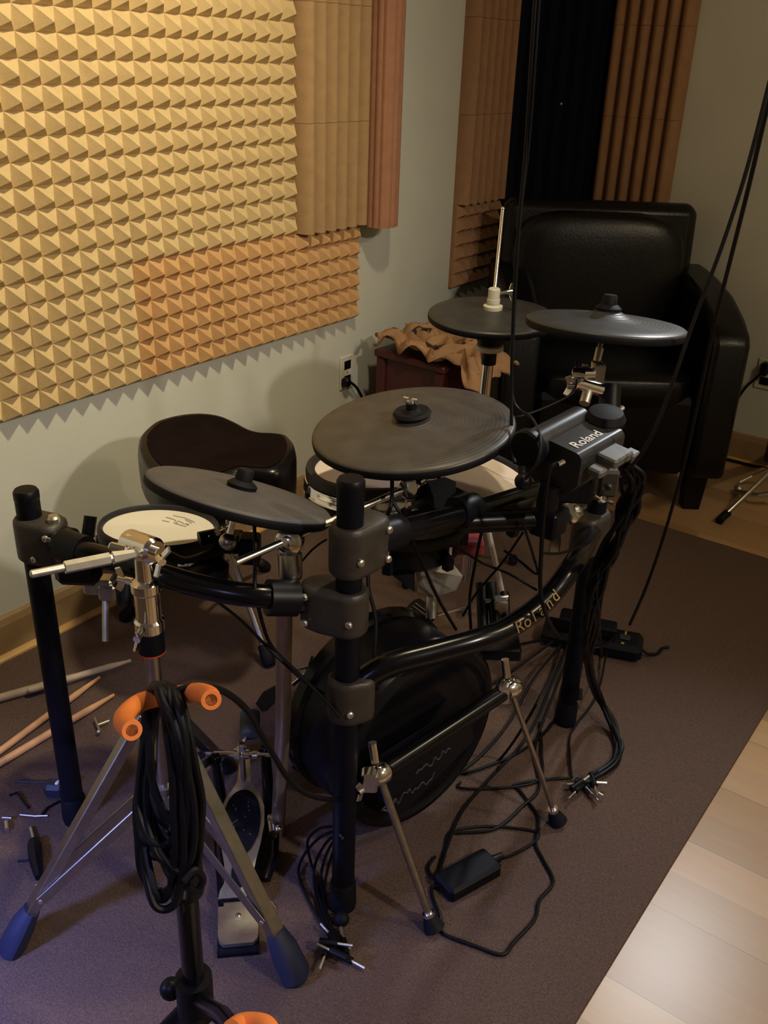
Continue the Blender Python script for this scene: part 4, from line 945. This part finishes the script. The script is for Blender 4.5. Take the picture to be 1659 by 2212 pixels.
# layers from top centre out and down the side
def lay(f, dz): return [cen+(p-cen)*f+Vector((0, 0, dz)) for p in ring]
nose = A(600, 985, z=SZ)
def puff(pts, amt):
    for p in pts: p.z += amt*math.exp(-((p.xy-nose.xy).length/.09)**2)
    return pts
top_l = [puff(lay(f, dz), .012) for f, dz in ((.25, -.012), (.5, -.008), (.75, .002), (.88, .006))]
mb = MB(); vs = [v for r_ in top_l for v in r_]; fs = [(i*n+k, i*n+(k+1) % n, (i+1)*n+(k+1) % n, (i+1)*n+k) for i in range(3) for k in range(n)]
fs.append(tuple(range(n))); mb.add(vs, fs); mb.build('velour_top', velour, dt, angle=70)
side = [puff(lay(f, dz), a_) for f, dz, a_ in ((.86, .004, .012), (.93, .005, .012), (.98, -.004, .010), (1.0, -.018, .006), (1.0, -.06, 0), (.99, -.10, 0), (.95, -.115, 0), (.5, -.118, 0))]
mb = MB(); vs = [v for r_ in side for v in r_]; fs = [(i*n+k, i*n+(k+1) % n, (i+1)*n+(k+1) % n, (i+1)*n+k) for i in range(len(side)-1) for k in range(n)]
fs.append(tuple((len(side)-1)*n+k for k in range(n))); mb.add(vs, fs); mb.build('vinyl_side', vinyl, dt, angle=70)
pc_ = Vector((-1.60, 1.50, 0))
mb = MB(); mb.tube([Z(pc_, .20), Z(pc_, SZ-.115)], .014, 16); mb.box(Z(pc_, SZ-.122), (.14, .12, .012), RC, .002); mb.build('post', chrome_d, dt)
for f0 in (A(265, 1338, z=CARP), A(575, 1228, z=CARP), A(585, 1440, z=CARP)):
    mb = MB(); st = Z(pc_, .33); mb.tube([st, f0+(st-f0).normalized()*.02], .008, 10); mb.tube([Z(pc_, .20), f0+(st-f0)*.35], .006, 8); lg = mb.build('leg', chrome_d, dt)
    mb = MB(); ax_ = (st-f0).normalized(); mb.tube([f0+up_*.004, f0+ax_*.012, f0+ax_*.055, f0+ax_*.06], .018, 14, r_fn=lambda t: .013+.006*math.sin(math.pi*min(1, t*1.2+.1))); mb.build('rubber_foot', blk_rub, lg)
# stray clutch rod hanging from the left tube
tr = thing('hanging_clamp', A(225, 1270, d=1.6), 'small grey clamp with a downward rod hanging under the left rack bar', 'clamp')
mb = MB(); mb.tube([A(228, 1290, d=1.62), A(228, 1385, d=1.62)], .006, 10); mb.build('rod', chrome_d, tr)
mb = MB(); mb.box(A(215, 1262, d=1.6), (.05, .03, .03), RC, .004); mb.box(A(235, 1275, d=1.6), (.03, .03, .03), RC, .004); wing(mb, A(195, 1262, d=1.6), (-1, -.3, 0), up_); mb.build('clamp_body', chrome_d, tr)
mb = MB(); mb.box(A(170, 1237, d=1.5), (.07, .04, .035), RC, .010); mb.build('black_block', blk_plas, tr)
mb = MB(); mb.tube([A(190, 1160, d=1.58), A(196, 1115, d=1.58)], .011, 14); mb.build('knob', blk_plas, tr)
mb = MB(); mb.tube([A(270, 1250, d=1.62), A(268, 1305, d=1.62)], .014, 12); mb.build('lower_knob', blk_plas, tr)

# ------------------------------------------------------------------ sound module (Roland box)
mdl = thing('trigger_module', A(1215, 985, d=1.50), 'dark metal module box with rounded barrel edge and silver lettering, right of the rack', 'drum module')
def mp(px, py, dz=0.0): return A(px, py, d=1.5)
E1 = A(1258, 985, d=1.46); E2 = A(1352, 932, d=1.53)         # right rounded edge
B1 = A(1178, 957, d=1.49); B2 = A(1268, 908, d=1.56)          # crease by barrel
B2 = E2+(B1-E1)
ua = (E2-E1).normalized(); va = (B1-E1); va = (va-va.dot(ua)*ua).normalized(); na = ua.cross(va)
if na.z < 0: na = -na
Lm = (E2-E1).length; Wm = (B1-E1).dot(va)
prof = []
rr = .012
for k in range(7):
    an = math.pi/2*k/6; prof.append((rr-rr*math.sin(an), -rr+rr*math.cos(an)))
prof = [(Wm, 0)]+prof+[(0, -.055), (.012, -.075), (Wm+.01, -.075)]
mb = MB(); mb.prism([E1+va*a_+na*b_ for a_, b_ in prof], ua*Lm); mb.build('case', mod_m, mdl, angle=40)
bc = E1+va*(Wm+.024)+na*(-.016)
mb = MB(); mb.tube([bc-ua*.010, bc+ua*(Lm*.98)], .026, 36); mb.build('barrel', mod_m, mdl)
mb = MB(); mb.lathe([(.030, 0), (.032, .004), (.032, .014), (.029, .018), (0, .019)], bc-ua*.012, -ua, 36); mb.build('end_knob', blk_plas, mdl)
mb = MB(); mb.lathe([(.024, 0), (.032, .003), (.034, .012), (.028, .024), (.012, .028), (0, .028)], E1+va*(Wm*.75)+ua*(Lm+.010)-na*.01, na, 32); mb.build('side_knob', blk_rub, mdl)
text_mesh('lettering', 'Roland', 0.0255, M4from(E1+ua*(Lm*.40)+va*(Wm*.42)+na*.0008, ua, va), lett_w, mdl, bold=.0003)
mb = MB(); mb.tube([E1+va*.05-na*.075, E1+va*.05-na*.12], .018, 16); mb.box(E1+va*.05+ua*.06-na*.10, (.07, .06, .05), RC, .006); mb.build('mount_bracket', blk_plas, mdl)
mb = MB(); mb.ball(A(1130, 1040, d=1.50), .014); mb.tube([A(1128, 1010, d=1.51), A(1130, 1040, d=1.50)], .007, 10); mb.build('thumb_screw', blk_plas, mdl)
# clutter of chrome clamp under the module
ck = thing('rack_clamp', A(1225, 1110, d=1.62), 'black clamp with big chrome knob below the module', 'clamp')
mb = MB(); mb.lathe([(.0, 0), (.018, 0), (.020, .005), (.020, .022), (.015, .028), (0, .029)], A(1240, 1108, d=1.66), (A(1218, 1108, d=1.62)-A(1240, 1108, d=1.66)), 28); mb.build('knob', chrome, ck)
mb = MB(); mb.box(A(1212, 1085, d=1.68), (.05, .04, .05), RC, .004); mb.build('bracket', chrome_d, ck)
mb = MB(); mb.box(A(1200, 1160, d=1.72), (.02, .012, .07), RC, .002); mb.build('drop_plate', chrome_d, ck)
mb = MB(); mb.box(A(1312, 1040, d=1.62), (.035, .03, .05), RC, .005); mb.ball(A(1314, 1052, d=1.60), .007); mb.build('screw_block', clampm, ck)
mb = MB(); mb.tube([A(1230, 1050, d=1.6), A(1270, 1066, d=1.6)], .003, 8); mb.tube([A(1245, 1058, d=1.6), A(1278, 1082, d=1.6)], .003, 8); mb.ball(A(1238, 1062, d=1.6), .006); wing(mb, A(1300, 1080, d=1.6), (.5, -.6, .5), (1, 0, 0)); mb.build('wing_screws', chrome, ck)

# ------------------------------------------------------------------ cables
def cable(name, pts, r, label, group=None, plug=None, seg=8, cat='cable'):
    P_ = spline(pts, seg)
    if plug is None:
        o = MB().tube(P_, r, 8).build(name, cable_m); tag(o, label, cat, group); return o
    o = thing(name, P_[0], label, cat, group); MB().tube(P_, r, 8).build('cord', cable_m, o)
    for e, dr in plug:
        e = Vector(e); dr = Vector(dr).normalized()
        m2 = MB(); m2.tube([e, e+dr*.030], .0055, 12); m2.build('plug_body', blk_plas, o)
        m2 = MB(); m2.tube([e+dr*.030, e+dr*.052, e+dr*.056], .0028, 10, r_fn=lambda t: .0028-.0016*max(0, t*2-1)); m2.build('jack_tip', chrome, o)
    return o
# hanging cables
hcx = A(1108, 860, d=1.62)
cable('hanging_cable', [A(1160, -60, d=1.30), A(1148, 120, d=1.36), A(1136, 320, d=1.44), A(1118, 520, d=1.50), A(1108, 700, d=1.56), A(1105, 860, d=1.60), A(1106, 960, d=1.6), A(1112, 1000, d=1.58)], .0031, 'black cable hanging down past the hi-hat rod to the module', 'cables hanging from the ceiling')
cable('hanging_cable', [A(1168, -60, d=1.30), A(1156, 120, d=1.36), A(1141, 320, d=1.44), A(1123, 480, d=1.50), A(1110, 700, d=1.57), A(1108, 860, d=1.61), A(1150, 905, d=1.56), A(1168, 950, d=1.47), A(1160, 1000, d=1.46), A(1135, 1035, d=1.48)], .0026, 'thin cable beside the hi-hat rod that loops over the module barrel', 'cables hanging from the ceiling')
cable('hanging_cable', [A(1700, 20, d=1.25), A(1659, 190, d=1.28), A(1612, 370, d=1.32), A(1560, 530, d=1.36), A(1500, 690, d=1.4), A(1462, 800, d=1.42), A(1430, 890, d=1.44), A(1395, 965, d=1.46), A(1362, 1010, d=1.48)], .0031, 'black cable hanging from upper right down to the module connector', 'cables hanging from the ceiling')
cable('hanging_cable', [A(1705, 40, d=1.25), A(1659, 225, d=1.32), A(1618, 400, d=1.42), A(1578, 560, d=1.52), A(1548, 680, d=1.62), A(1520, 810, d=1.75), A(1490, 950, d=1.90), A(1465, 1050, d=2.0), A(1430, 1170, d=2.1), A(1395, 1270, d=2.18), A(1360, 1350, d=2.22)], .0036, 'black cable hanging from upper right past the armchair down to the power strip', 'cables hanging from the ceiling')
# connector and snake
sn = thing('cable_snake', A(1330, 985, d=1.50), 'thick black cable snake with grey connector hood dropping beside the right post', 'cable')
mb = MB(); q_ = A(1328, 985, d=1.50); RcC = Matrix((ua, va, na)).transposed()
mb.box(q_, (.052, .038, .016), RcC, .003); mb.build('connector_hood', conn_m, sn)
mb = MB(); mb.box(q_+ua*.030-va*.012-na*.006, (.022, .022, .018), RcC, .003); mb.box(q_-ua*.045-va*.0-na*.01, (.022, .026, .014), RcC, .003); mb.build('grey_latch', conn_m, sn)
strands = MB(); random.seed(5)
for k in range(9):
    o1 = lambda s: Vector((random.uniform(-s, s), random.uniform(-s, s), random.uniform(-s, s)))
    P_ = [A(1352, 1005, d=1.52)+o1(.008), A(1372, 1045, d=1.54)+o1(.012), A(1352, 1110, d=1.58)+o1(.016), A(1322, 1185, d=1.64)+o1(.018), A(1290, 1265, d=1.72)+o1(.018), A(1272, 1350, d=1.78)+o1(.016), A(1268, 1420, d=1.85)+o1(.010)]
    e = [A(1290, 1500, z=.10), A(1318, 1560, z=.03), A(1335, 1615, z=.012), A(1322, 1655, z=.012), A(1280, 1682, z=.014)]
    strands.tube(spline(P_+[q+Vector((random.uniform(-.007, .007), random.uniform(-.007, .007), random.uniform(0, .010))) for q in e], 6), .0042, 7)
strands.build('strands', cable_m, sn)
for k in range(6):
    an = -2.4+.75*k; p_ = A(1265+random.uniform(-25, 20), 1692+random.uniform(-10, 12), z=.018+.006*(k % 3)); dr = Vector((math.cos(an), math.sin(an), 0))
    m2 = MB(); m2.tube([p_-dr*.02, p_+dr*.018], .0062, 12); pb_ = m2.build('plug_body', blk_plas, sn)
    m2 = MB(); m2.tube([p_+dr*.018, p_+dr*.048], .003, 10); m2.build('jack_tip', chrome if k < 3 else steel, pb_)
m2 = MB(); q1_ = A(1265, 1700, z=.02); q2_ = A(1292, 1730, z=.016); m2.tube([q1_, q2_], .003, 10); m2.build('jack_tip', chrome, sn)
# second bundle at centre
sn2 = thing('cable_bundle', A(725, 2045, z=.01), 'thin black cables ending in a clump of jack plugs at the centre post foot', 'cable')
strands = MB(); random.seed(9)
paths = [[(735, 1790, .2), (690, 1810, .12), (655, 1850, .03), (645, 1890, .012), (670, 1950, .012), (705, 2010, .014), (718, 2040, .016)],
         [(735, 1800, .2), (705, 1820, .1), (680, 1870, .02), (682, 1930, .012), (700, 1990, .014), (722, 2035, .016)],
         [(735, 1805, .2), (712, 1830, .1), (695, 1880, .02), (695, 1930, .012), (705, 1985, .018), (724, 2030, .018)],
         [(740, 1810, .2), (720, 1840, .1), (705, 1890, .02), (700, 1940, .014), (712, 1990, .018), (730, 2030, .02)],
         [(730, 1785, .2), (690, 1790, .14), (664, 1820, .08), (676, 1880, .02), (690, 1940, .014), (715, 2020, .016)]]
for pa_ in paths: strands.tube(spline([A(x, y, z=z) for x, y, z in pa_], 6), .0028, 7)
strands.build('strands', cable_m, sn2)
for k in range(7):
    p_ = A(728+random.uniform(-22, 22), 2020+k*8, z=.016+.008*(k % 3)); an = (-.2, 2.9, .5, 2.4, -1.2, 3.3, .1)[k]; dr = Vector((math.cos(an), math.sin(an), 0))
    m2 = MB(); m2.tube([p_-dr*.018, p_+dr*.014], .0062, 12); pb_ = m2.build('plug_body', blk_plas, sn2)
    m2 = MB(); m2.tube([p_+dr*.014, p_+dr*.040], .0026, 10); m2.build('jack_tip', steel, pb_)
mb = MB(); mb.ball(A(738, 1985, z=.016), .014); mb.build('tape_ball', blk_rub, sn2)
# adapter
ad = thing('power_adapter', A(1010, 1890, z=CARP), 'black power adapter brick lying on the carpet among looping cords', 'power adapter')
pa_, pb_ = A(965, 1915, z=.02), A(1055, 1865, z=.02); ud = (pb_-pa_); ud.z = 0; ud.normalize(); Ra = basis(up_, ud)
mb = MB(); mb.box((pa_+pb_)/2, (.125, .058, .032), Ra, .006); mb.build('brick', blk_plas, ad)
mb = MB(); mb.tube([pb_, pb_+ud*.035], .011, 14, r_fn=lambda t: .012-.005*t); mb.build('plug_body', blk_plas, ad)
adc = [pb_+ud*.02, A(1105, 1848, z=.012), A(1150, 1822, z=.011), A(1163, 1800, z=.011), A(1120, 1790, z=.011), A(1060, 1785, z=.011), A(1000, 1790, z=.011), A(970, 1800, z=.011), A(960, 1850, z=.012), A(940, 1895, z=.012), A(925, 1875, z=.012), A(940, 1850, z=.012)]
mb = MB(); mb.tube(spline(adc, 6), .003, 8); mb.build('cord', cable_m, ad)
adc = [pa_, A(935, 1915, z=.012), A(935, 1940, z=.012), A(950, 1975, z=.012), A(955, 2010, z=.012), A(975, 2025, z=.011), A(1030, 2045, z=.011), A(1085, 2062, z=.011), A(1110, 2035, z=.011), A(1155, 1985, z=.011), A(1165, 1945, z=.011), A(1195, 1905, z=.011), A(1175, 1860, z=.011), A(1158, 1825, z=.011), A(1163, 1790, z=.011), A(1160, 1760, z=.011), A(1125, 1710, z=.011), A(1112, 1695, z=.011), A(1160, 1685, z=.011), A(1230, 1680, z=.012)]
mb = MB(); mb.tube(spline(adc, 6), .0035, 8); mb.build('second_cord', cable_m, ad)
# power strip
ps = thing('power_strip', A(1290, 1400, z=CARP), 'black power strip with yellow marks lying on the carpet behind the right post', 'power strip')
pa_, pb_ = A(1185, 1362, z=.03), A(1375, 1398, z=.03); ud = (pb_-pa_); Lg = ud.length; ud.z = 0; ud.normalize(); vd = up_.cross(ud); Rp_ = basis(up_, ud)
mb = MB(); mb.box((pa_+pb_)/2, (Lg+.03, .095, .045), Rp_, .012); mb.build('housing', blk_plas, ps)
tz = .053
for k in range(5):
    c_ = pa_+ud*(.05+k*Lg*.16); mb = MB(); mb.box(Vector((c_.x, c_.y, tz+.001)), (.028, .024, .003), Rp_, .001); so = mb.build('socket', mat('socket_grey', (.03, .03, .035), .3), ps)
for (k, dy, sz) in ((.86, .015, (.005, .032, .001)), (.84, -.030, (.008, .008, .001)), (.56, .025, (.022, .005, .001)), (.32, -.005, (.02, .004, .001)), (.42, .012, (.03, .004, .001))):
    c_ = pa_+ud*(Lg*k)+vd*dy; mb = MB(); mb.box(Vector((c_.x, c_.y, tz+.0005)), sz, Rp_); mb.build('printed_mark', yel if k > .8 else lett_g, ps)
mb = MB(); c_ = pa_+ud*.06; mb.box(Vector((c_.x, c_.y, tz+.022)), (.07, .06, .04), Rp_, .006); c_ = pa_+ud*.15; mb.box(Vector((c_.x, c_.y, tz+.016)), (.05, .05, .03), Rp_, .005); mb.build('adapter_plugs', blk_plas, ps)
mb = MB(); mb.tube(spline([pb_+ud*.01, A(1400, 1412, z=.02), A(1420, 1412, z=.012), A(1432, 1400, z=.012), A(1445, 1398, z=.012)], 5), .004, 8); mb.tube(spline([A(1330, 1370, z=.06), A(1305, 1395, z=.075), A(1265, 1400, z=.075), A(1235, 1392, z=.07)], 6), .0025, 8); mb.build('cord', cable_m, ps)
# runs of cables from the power strip down to the left
runs = [([(1195, 1385, .04), (1120, 1440, .03), (1060, 1480, .012), (980, 1530, .012), (870, 1570, .012)], 'upper'),
        ([(1210, 1395, .04), (1150, 1470, .03), (1100, 1560, .012), (1030, 1640, .012), (940, 1700, .012), (860, 1740, .012)], 'b'),
        ([(1225, 1395, .04), (1190, 1480, .02), (1140, 1590, .012), (1060, 1680, .012), (1000, 1750, .012), (965, 1830, .012), (945, 1900, .012)], 'c'),
        ([(1235, 1400, .04), (1180, 1540, .02), (1155, 1620, .012), (1165, 1700, .012), (1130, 1740, .012), (1070, 1790, .011), (985, 1800, .011)], 'd'),
        ([(1180, 1380, .04), (1080, 1400, .10), (1020, 1405, .10), (960, 1430, .05), (900, 1470, .012)], 'e'),
        ([(1250, 1390, .05), (1215, 1480, .03), (1195, 1560, .012), (1130, 1620, .012), (1040, 1660, .012), (985, 1672, .012), (900, 1690, .012)], 'f')]
lab_r = ['black cable running left from the power strip behind the kick drum', 'black cable curving from the power strip past the kick drum front',
         'black cable from the power strip to the foot of the kick drum spur', 'black cable from the power strip down beside the adapter cord loop',
         'short black cable from the power strip to the pedal frame', 'black cable bowing between the two rubber-footed spurs']
for (pts, _), l in zip(runs, lab_r): cable('floor_cable', [A(x, y, z=z) for x, y, z in pts], .0034, l, 'cables fanning out from the power strip')
cable('floor_cable', [A(1210, 1400, z=.03), A(1170, 1500, d=1.8), A(1080, 1640, z=.012), A(990, 1700, z=.012), A(1155, 1690, z=.012), A(1170, 1620, z=.012), A(1165, 1560, z=.012)], .003, 'thin black cable looping over the carpet right of the kick drum', None)
cable('thin_cable', [A(1312, 1400, z=.03), A(1290, 1500, z=.012), A(1245, 1565, z=.012), A(1230, 1600, z=.012), A(1235, 1680, z=.014)], .0026, 'thin black cable passing behind the right post foot')
# cables on the rack
cable('rack_cable', [A(549, 1128, d=1.46), A(552, 1200, d=1.45), A(551, 1270, d=1.41), A(568, 1350, d=1.45), A(590, 1400, d=1.5), A(650, 1460, d=1.5), A(710, 1520, d=1.5), A(735, 1550, d=1.5)], .0030, 'black cable hanging from the tilted grey cymbal pad to the centre post', 'loose cables on the rack')
cable('rack_cable', [A(470, 1300, d=1.6), A(520, 1340, d=1.55), A(580, 1400, d=1.5), A(650, 1465, d=1.52), A(700, 1500, d=1.52)], .0028, 'thin black cable sagging from the left bar toward the centre post', 'loose cables on the rack')
cable('rack_cable', [A(847, 1024, d=1.55), A(846, 1080, d=1.52), A(838, 1110, d=1.52), A(805, 1180, d=1.56), A(795, 1260, d=1.56), A(812, 1340, d=1.56), A(808, 1430, d=1.56), A(815, 1490, d=1.58)], .0034, 'black cable dropping from under the big cymbal pad along the centre post', 'loose cables on the rack')
cable('rack_cable', [A(846, 1080, d=1.52), A(870, 1120, d=1.53), A(905, 1200, d=1.6), A(945, 1290, d=1.7), A(985, 1360, d=1.8)], .003, 'black cable crossing the gap right of the centre post', 'loose cables on the rack')
cable('rack_cable', [A(1205, 1000, d=1.46), A(1188, 1015, d=1.46), A(1178, 1080, d=1.48), A(1170, 1180, d=1.52), A(1168, 1280, d=1.56), A(1185, 1340, d=1.62), A(1210, 1380, d=1.9)], .0036, 'black cable dropping from a silver plug on the module', 'loose cables on the rack')
pg = thing('jack_plug', A(1205, 1002, d=1.455), 'silver jack plug in the lower side of the module', 'plug'); MB().tube([A(1205, 1004, d=1.455), A(1218, 997, d=1.46)], .004, 10).build('sleeve', chrome, pg)
cable('rack_cable', [A(1168, 1195, d=1.53), A(1210, 1195, d=1.58), A(1255, 1180, d=1.65), A(1275, 1170, d=1.68)], .0026, 'thin cable bridging from the hanging cable to the right post', 'loose cables on the rack')
cable('rack_cable', [A(1130, 1130, d=1.6), A(1152, 1200, d=1.62), A(1160, 1240, d=1.64), A(1120, 1210, d=1.7), A(1090, 1190, d=1.75)], .0024, 'thin dark cable looping under the upper bar', 'loose cables on the rack')
cable('rack_cable', [A(1130, 1150, d=1.65), A(1085, 1215, d=1.7), A(1030, 1280, d=1.8), A(1000, 1330, d=1.85)], .0024, 'thin dark cable slanting behind the bright stand leg', 'loose cables on the rack')
cable('rack_cable', [A(985, 1180, d=1.7), A(1040, 1215, d=1.75), A(1100, 1240, d=1.75), A(1160, 1275, d=1.72)], .0024, 'thin dark cable crossing the bright stand leg', 'loose cables on the rack')
cable('rack_cable', [A(1040, 1150, d=1.65), A(1030, 1200, d=1.7), A(1015, 1290, d=1.8), A(1018, 1370, d=1.85)], .003, 'dark cable hanging vertically behind the upper bar', 'loose cables on the rack')
cable('rack_cable', [A(1340, 1030, d=1.55), A(1350, 1150, d=1.62), A(1315, 1230, d=1.7), A(1295, 1330, d=1.85), A(1300, 1420, z=.03)], .003, 'black cable hugging the outside of the cable snake', 'loose cables on the rack')
cable('rack_cable', [A(650, 1215, d=1.6), A(672, 1190, d=1.6), A(690, 1175, d=1.62), A(706, 1165, d=1.62)], .002, 'very thin wire beside the ball tilter')
cable('rack_cable', [A(1050, 905, d=1.75), A(1120, 900, d=1.72), A(1200, 870, d=1.75), A(1242, 840, d=1.78), A(1245, 780, d=1.8)], .0022, 'thin wire rising behind the module to the tilter', 'loose cables on the rack')
db = thing('cable_weight', A(1250, 1500, d=1.78), 'small black cable bead dangling beside the right post', 'cable end')
mb = MB(); mb.tube([A(1252, 1440, d=1.76), A(1250, 1490, d=1.78)], .0015, 6); mb.tube([A(1252, 1488, d=1.78), A(1251, 1512, d=1.78)], .006, 10); mb.build('bead', blk_plas, db)

# ------------------------------------------------------------------ sticks and small parts on the carpet
def stick(a, b, r, material, label, tip=True, group='drumsticks on the carpet'):
    a = Vector(a); b = Vector(b); d_ = (b-a).normalized(); L = (b-a).length
    o = thing('drumstick', a, label, 'drumstick', group)
    def rf(t):
        if t < .03: return r*(.6+.4*t/.03)
        if t > .80: return r*(1-.55*(t-.80)/.20)
        return r
    pts = [a+(b-a)*t for t in [0, .01, .03, .3, .6, .8, .86, .92, .97, 1]]
    tt_ = [0, .01, .03, .3, .6, .8, .86, .92, .97, 1]; rr_ = [rf(t) for t in tt_]
    mb = MB(); N = len(pts); i_ = [0]
    mb.tube(pts, r, 14, r_fn=lambda t: rr_[min(N-1, int(round(t*(N-1))))]); mb.build('shaft', material, o)
    if tip: MB().lathe([(0, -.007), (.003, -.005), (.0048, 0), (.004, .005), (0, .008)], b, d_, 12).build('tip', material, o)
    return o
z_ = CARP+.009
def fl(px, py, z=z_): return A(px, py, z=z)
def ext(a, b, L): return b+(a-b).normalized()*L
stick(ext(fl(0, 1508), fl(218, 1447), .40), fl(218, 1447), .0105, wood_p, 'pale chipped stick lying nearest the wall on the carpet', False)
stick(fl(60, 1492, z_+.012), fl(278, 1428), .008, wood_p, 'pale thin stick whose tip points furthest right, by the wall')
stick(ext(fl(0, 1622), fl(215, 1463), .40), fl(215, 1463), .0078, wood_s, 'upper of the two reddish drumsticks lying left of the boom stand', False)
stick(ext(fl(0, 1648), fl(246, 1501), .40), fl(246, 1501), .0085, wood_s, 'lower of the two reddish drumsticks, nearer the camera', False)
def small(name, label, cat, loc): return thing(name, loc, label, cat)
o = small('wing_nut', 'chrome wing screw lying right of the drumsticks', 'wing screw', fl(215, 1570, CARP))
mb = MB(); mb.tube([fl(205, 1553), fl(211, 1568), fl(215, 1580)], .0055, 10, flat=(up_, .5)); mb.ball(fl(213, 1581), .005); mb.tube([fl(212, 1566), fl(236, 1557)], .0028, 8); mb.build('wing_body', steel, o)
o = small('clamp_part', 'small dark clamp with a rod lying left of the left post foot', 'clamp', fl(120, 1695, CARP))
mb = MB(); mb.box(fl(120, 1702, CARP+.018), (.042, .036, .034), RC, .008); mb.tube([fl(33, 1688), fl(105, 1690)], .003, 8); mb.build('body', mat('blue_black_plastic', (.02, .022, .04), .5), o)
mb = MB(); mb.lathe([(.010, 0), (.010, .006), (.005, .007), (0, .004)], fl(130, 1695, CARP+.030), (.5, -.5, .7), 16); mb.build('steel_boss', steel, o)
for pts, l in (([(20, 1718), (38, 1712), (62, 1745)], 'black bent hex key lying at the left picture edge'), ([(92, 1758), (102, 1745), (130, 1730)], 'dark bent hex key lying beside the left post')):
    o = MB().tube([fl(*p, CARP+.003) for p in pts], .0028, 6).build('hex_key', blk_plas); tag(o, l, 'hex key', 'hex keys on the carpet')
o = MB().tube([fl(43, 1760, CARP+.002), fl(75, 1763, CARP+.002), fl(103, 1762, CARP+.002)], .0018, 6).build('steel_pin', steel); tag(o, 'thin steel pin lying between the hex keys and the screwdriver', 'pin')
o = small('wing_nut', 'small chrome wing nut near the left picture edge above the screwdriver', 'wing nut', fl(15, 1780, CARP))
mb = MB(); mb.tube([fl(5, 1768), fl(25, 1769)], .004, 8, flat=(up_, .5)); mb.tube([fl(13, 1775), fl(15, 1792)], .004, 8); mb.build('wing_body', steel, o)
o = small('screw', 'small bright screw head at the foot of the left post', 'screw', fl(145, 1776, CARP)); MB().lathe([(.006, 0), (.006, .005), (0, .007)], fl(143, 1776, CARP), up_, 12).build('head', steel, o)
o = small('screwdriver', 'black-handled screwdriver lying beside the stand leg at lower left', 'screwdriver', fl(78, 1850, CARP))
mb = MB(); mb.tube([fl(73, 1815, CARP+.008), fl(66, 1788, CARP+.005)], .003, 8); mb.build('shaft', steel, o)
hpts = [fl(72, 1816, CARP+.012), fl(74, 1826, CARP+.012), fl(78, 1860, CARP+.012), fl(85, 1895, CARP+.012)]
mb = MB(); mb.tube(spline(hpts, 4), .012, 8, r_fn=lambda t: .007+.006*math.sin(math.pi*min(1, .15+t*.8))); mb.build('handle', blk_plas, o)
o = MB().tube([fl(38, 1860, CARP+.004), fl(62, 1858, CARP+.004)], .0022, 6).build('metal_bit', blk_plas); tag(o, 'short dark pin left of the screwdriver handle', 'pin')

# ------------------------------------------------------------------ chrome stand at the right picture edge
rs = thing('cymbal_stand', A(1690, 1060, z=.0), 'chrome tripod stand leg entering at the right picture edge', 'stand')
mb = MB(); mb.tube([fl(1563, 1116, .018), A(1620, 1062, z=.09), A(1700, 985, z=.22)], .010, 12, flat=(up_, .8)); lg = mb.build('leg', chrome_d, rs)
mb = MB(); q_ = fl(1553, 1126, .012); mb.tube([q_, fl(1560, 1118, .018), fl(1572, 1108, .026)], .014, 12); mb.build('rubber_foot', blk_rub, lg)
mb = MB(); mb.tube([fl(1597, 1042, .03), A(1625, 1028, z=.05), A(1680, 1005, z=.12)], .006, 10); mb.ball(fl(1595, 1057, .018), .016); mb.tube([fl(1590, 1062, .018), A(1640, 1070, z=.05), A(1690, 1062, z=.08)], .010, 10); mb.build('leg_brace', steel, rs)
mb = MB(); mb.tube([A(1662, 990, z=.05), A(1670, 960, z=.2), A(1680, 900, z=.5)], .02, 14); mb.build('pole', blk_plas, rs)
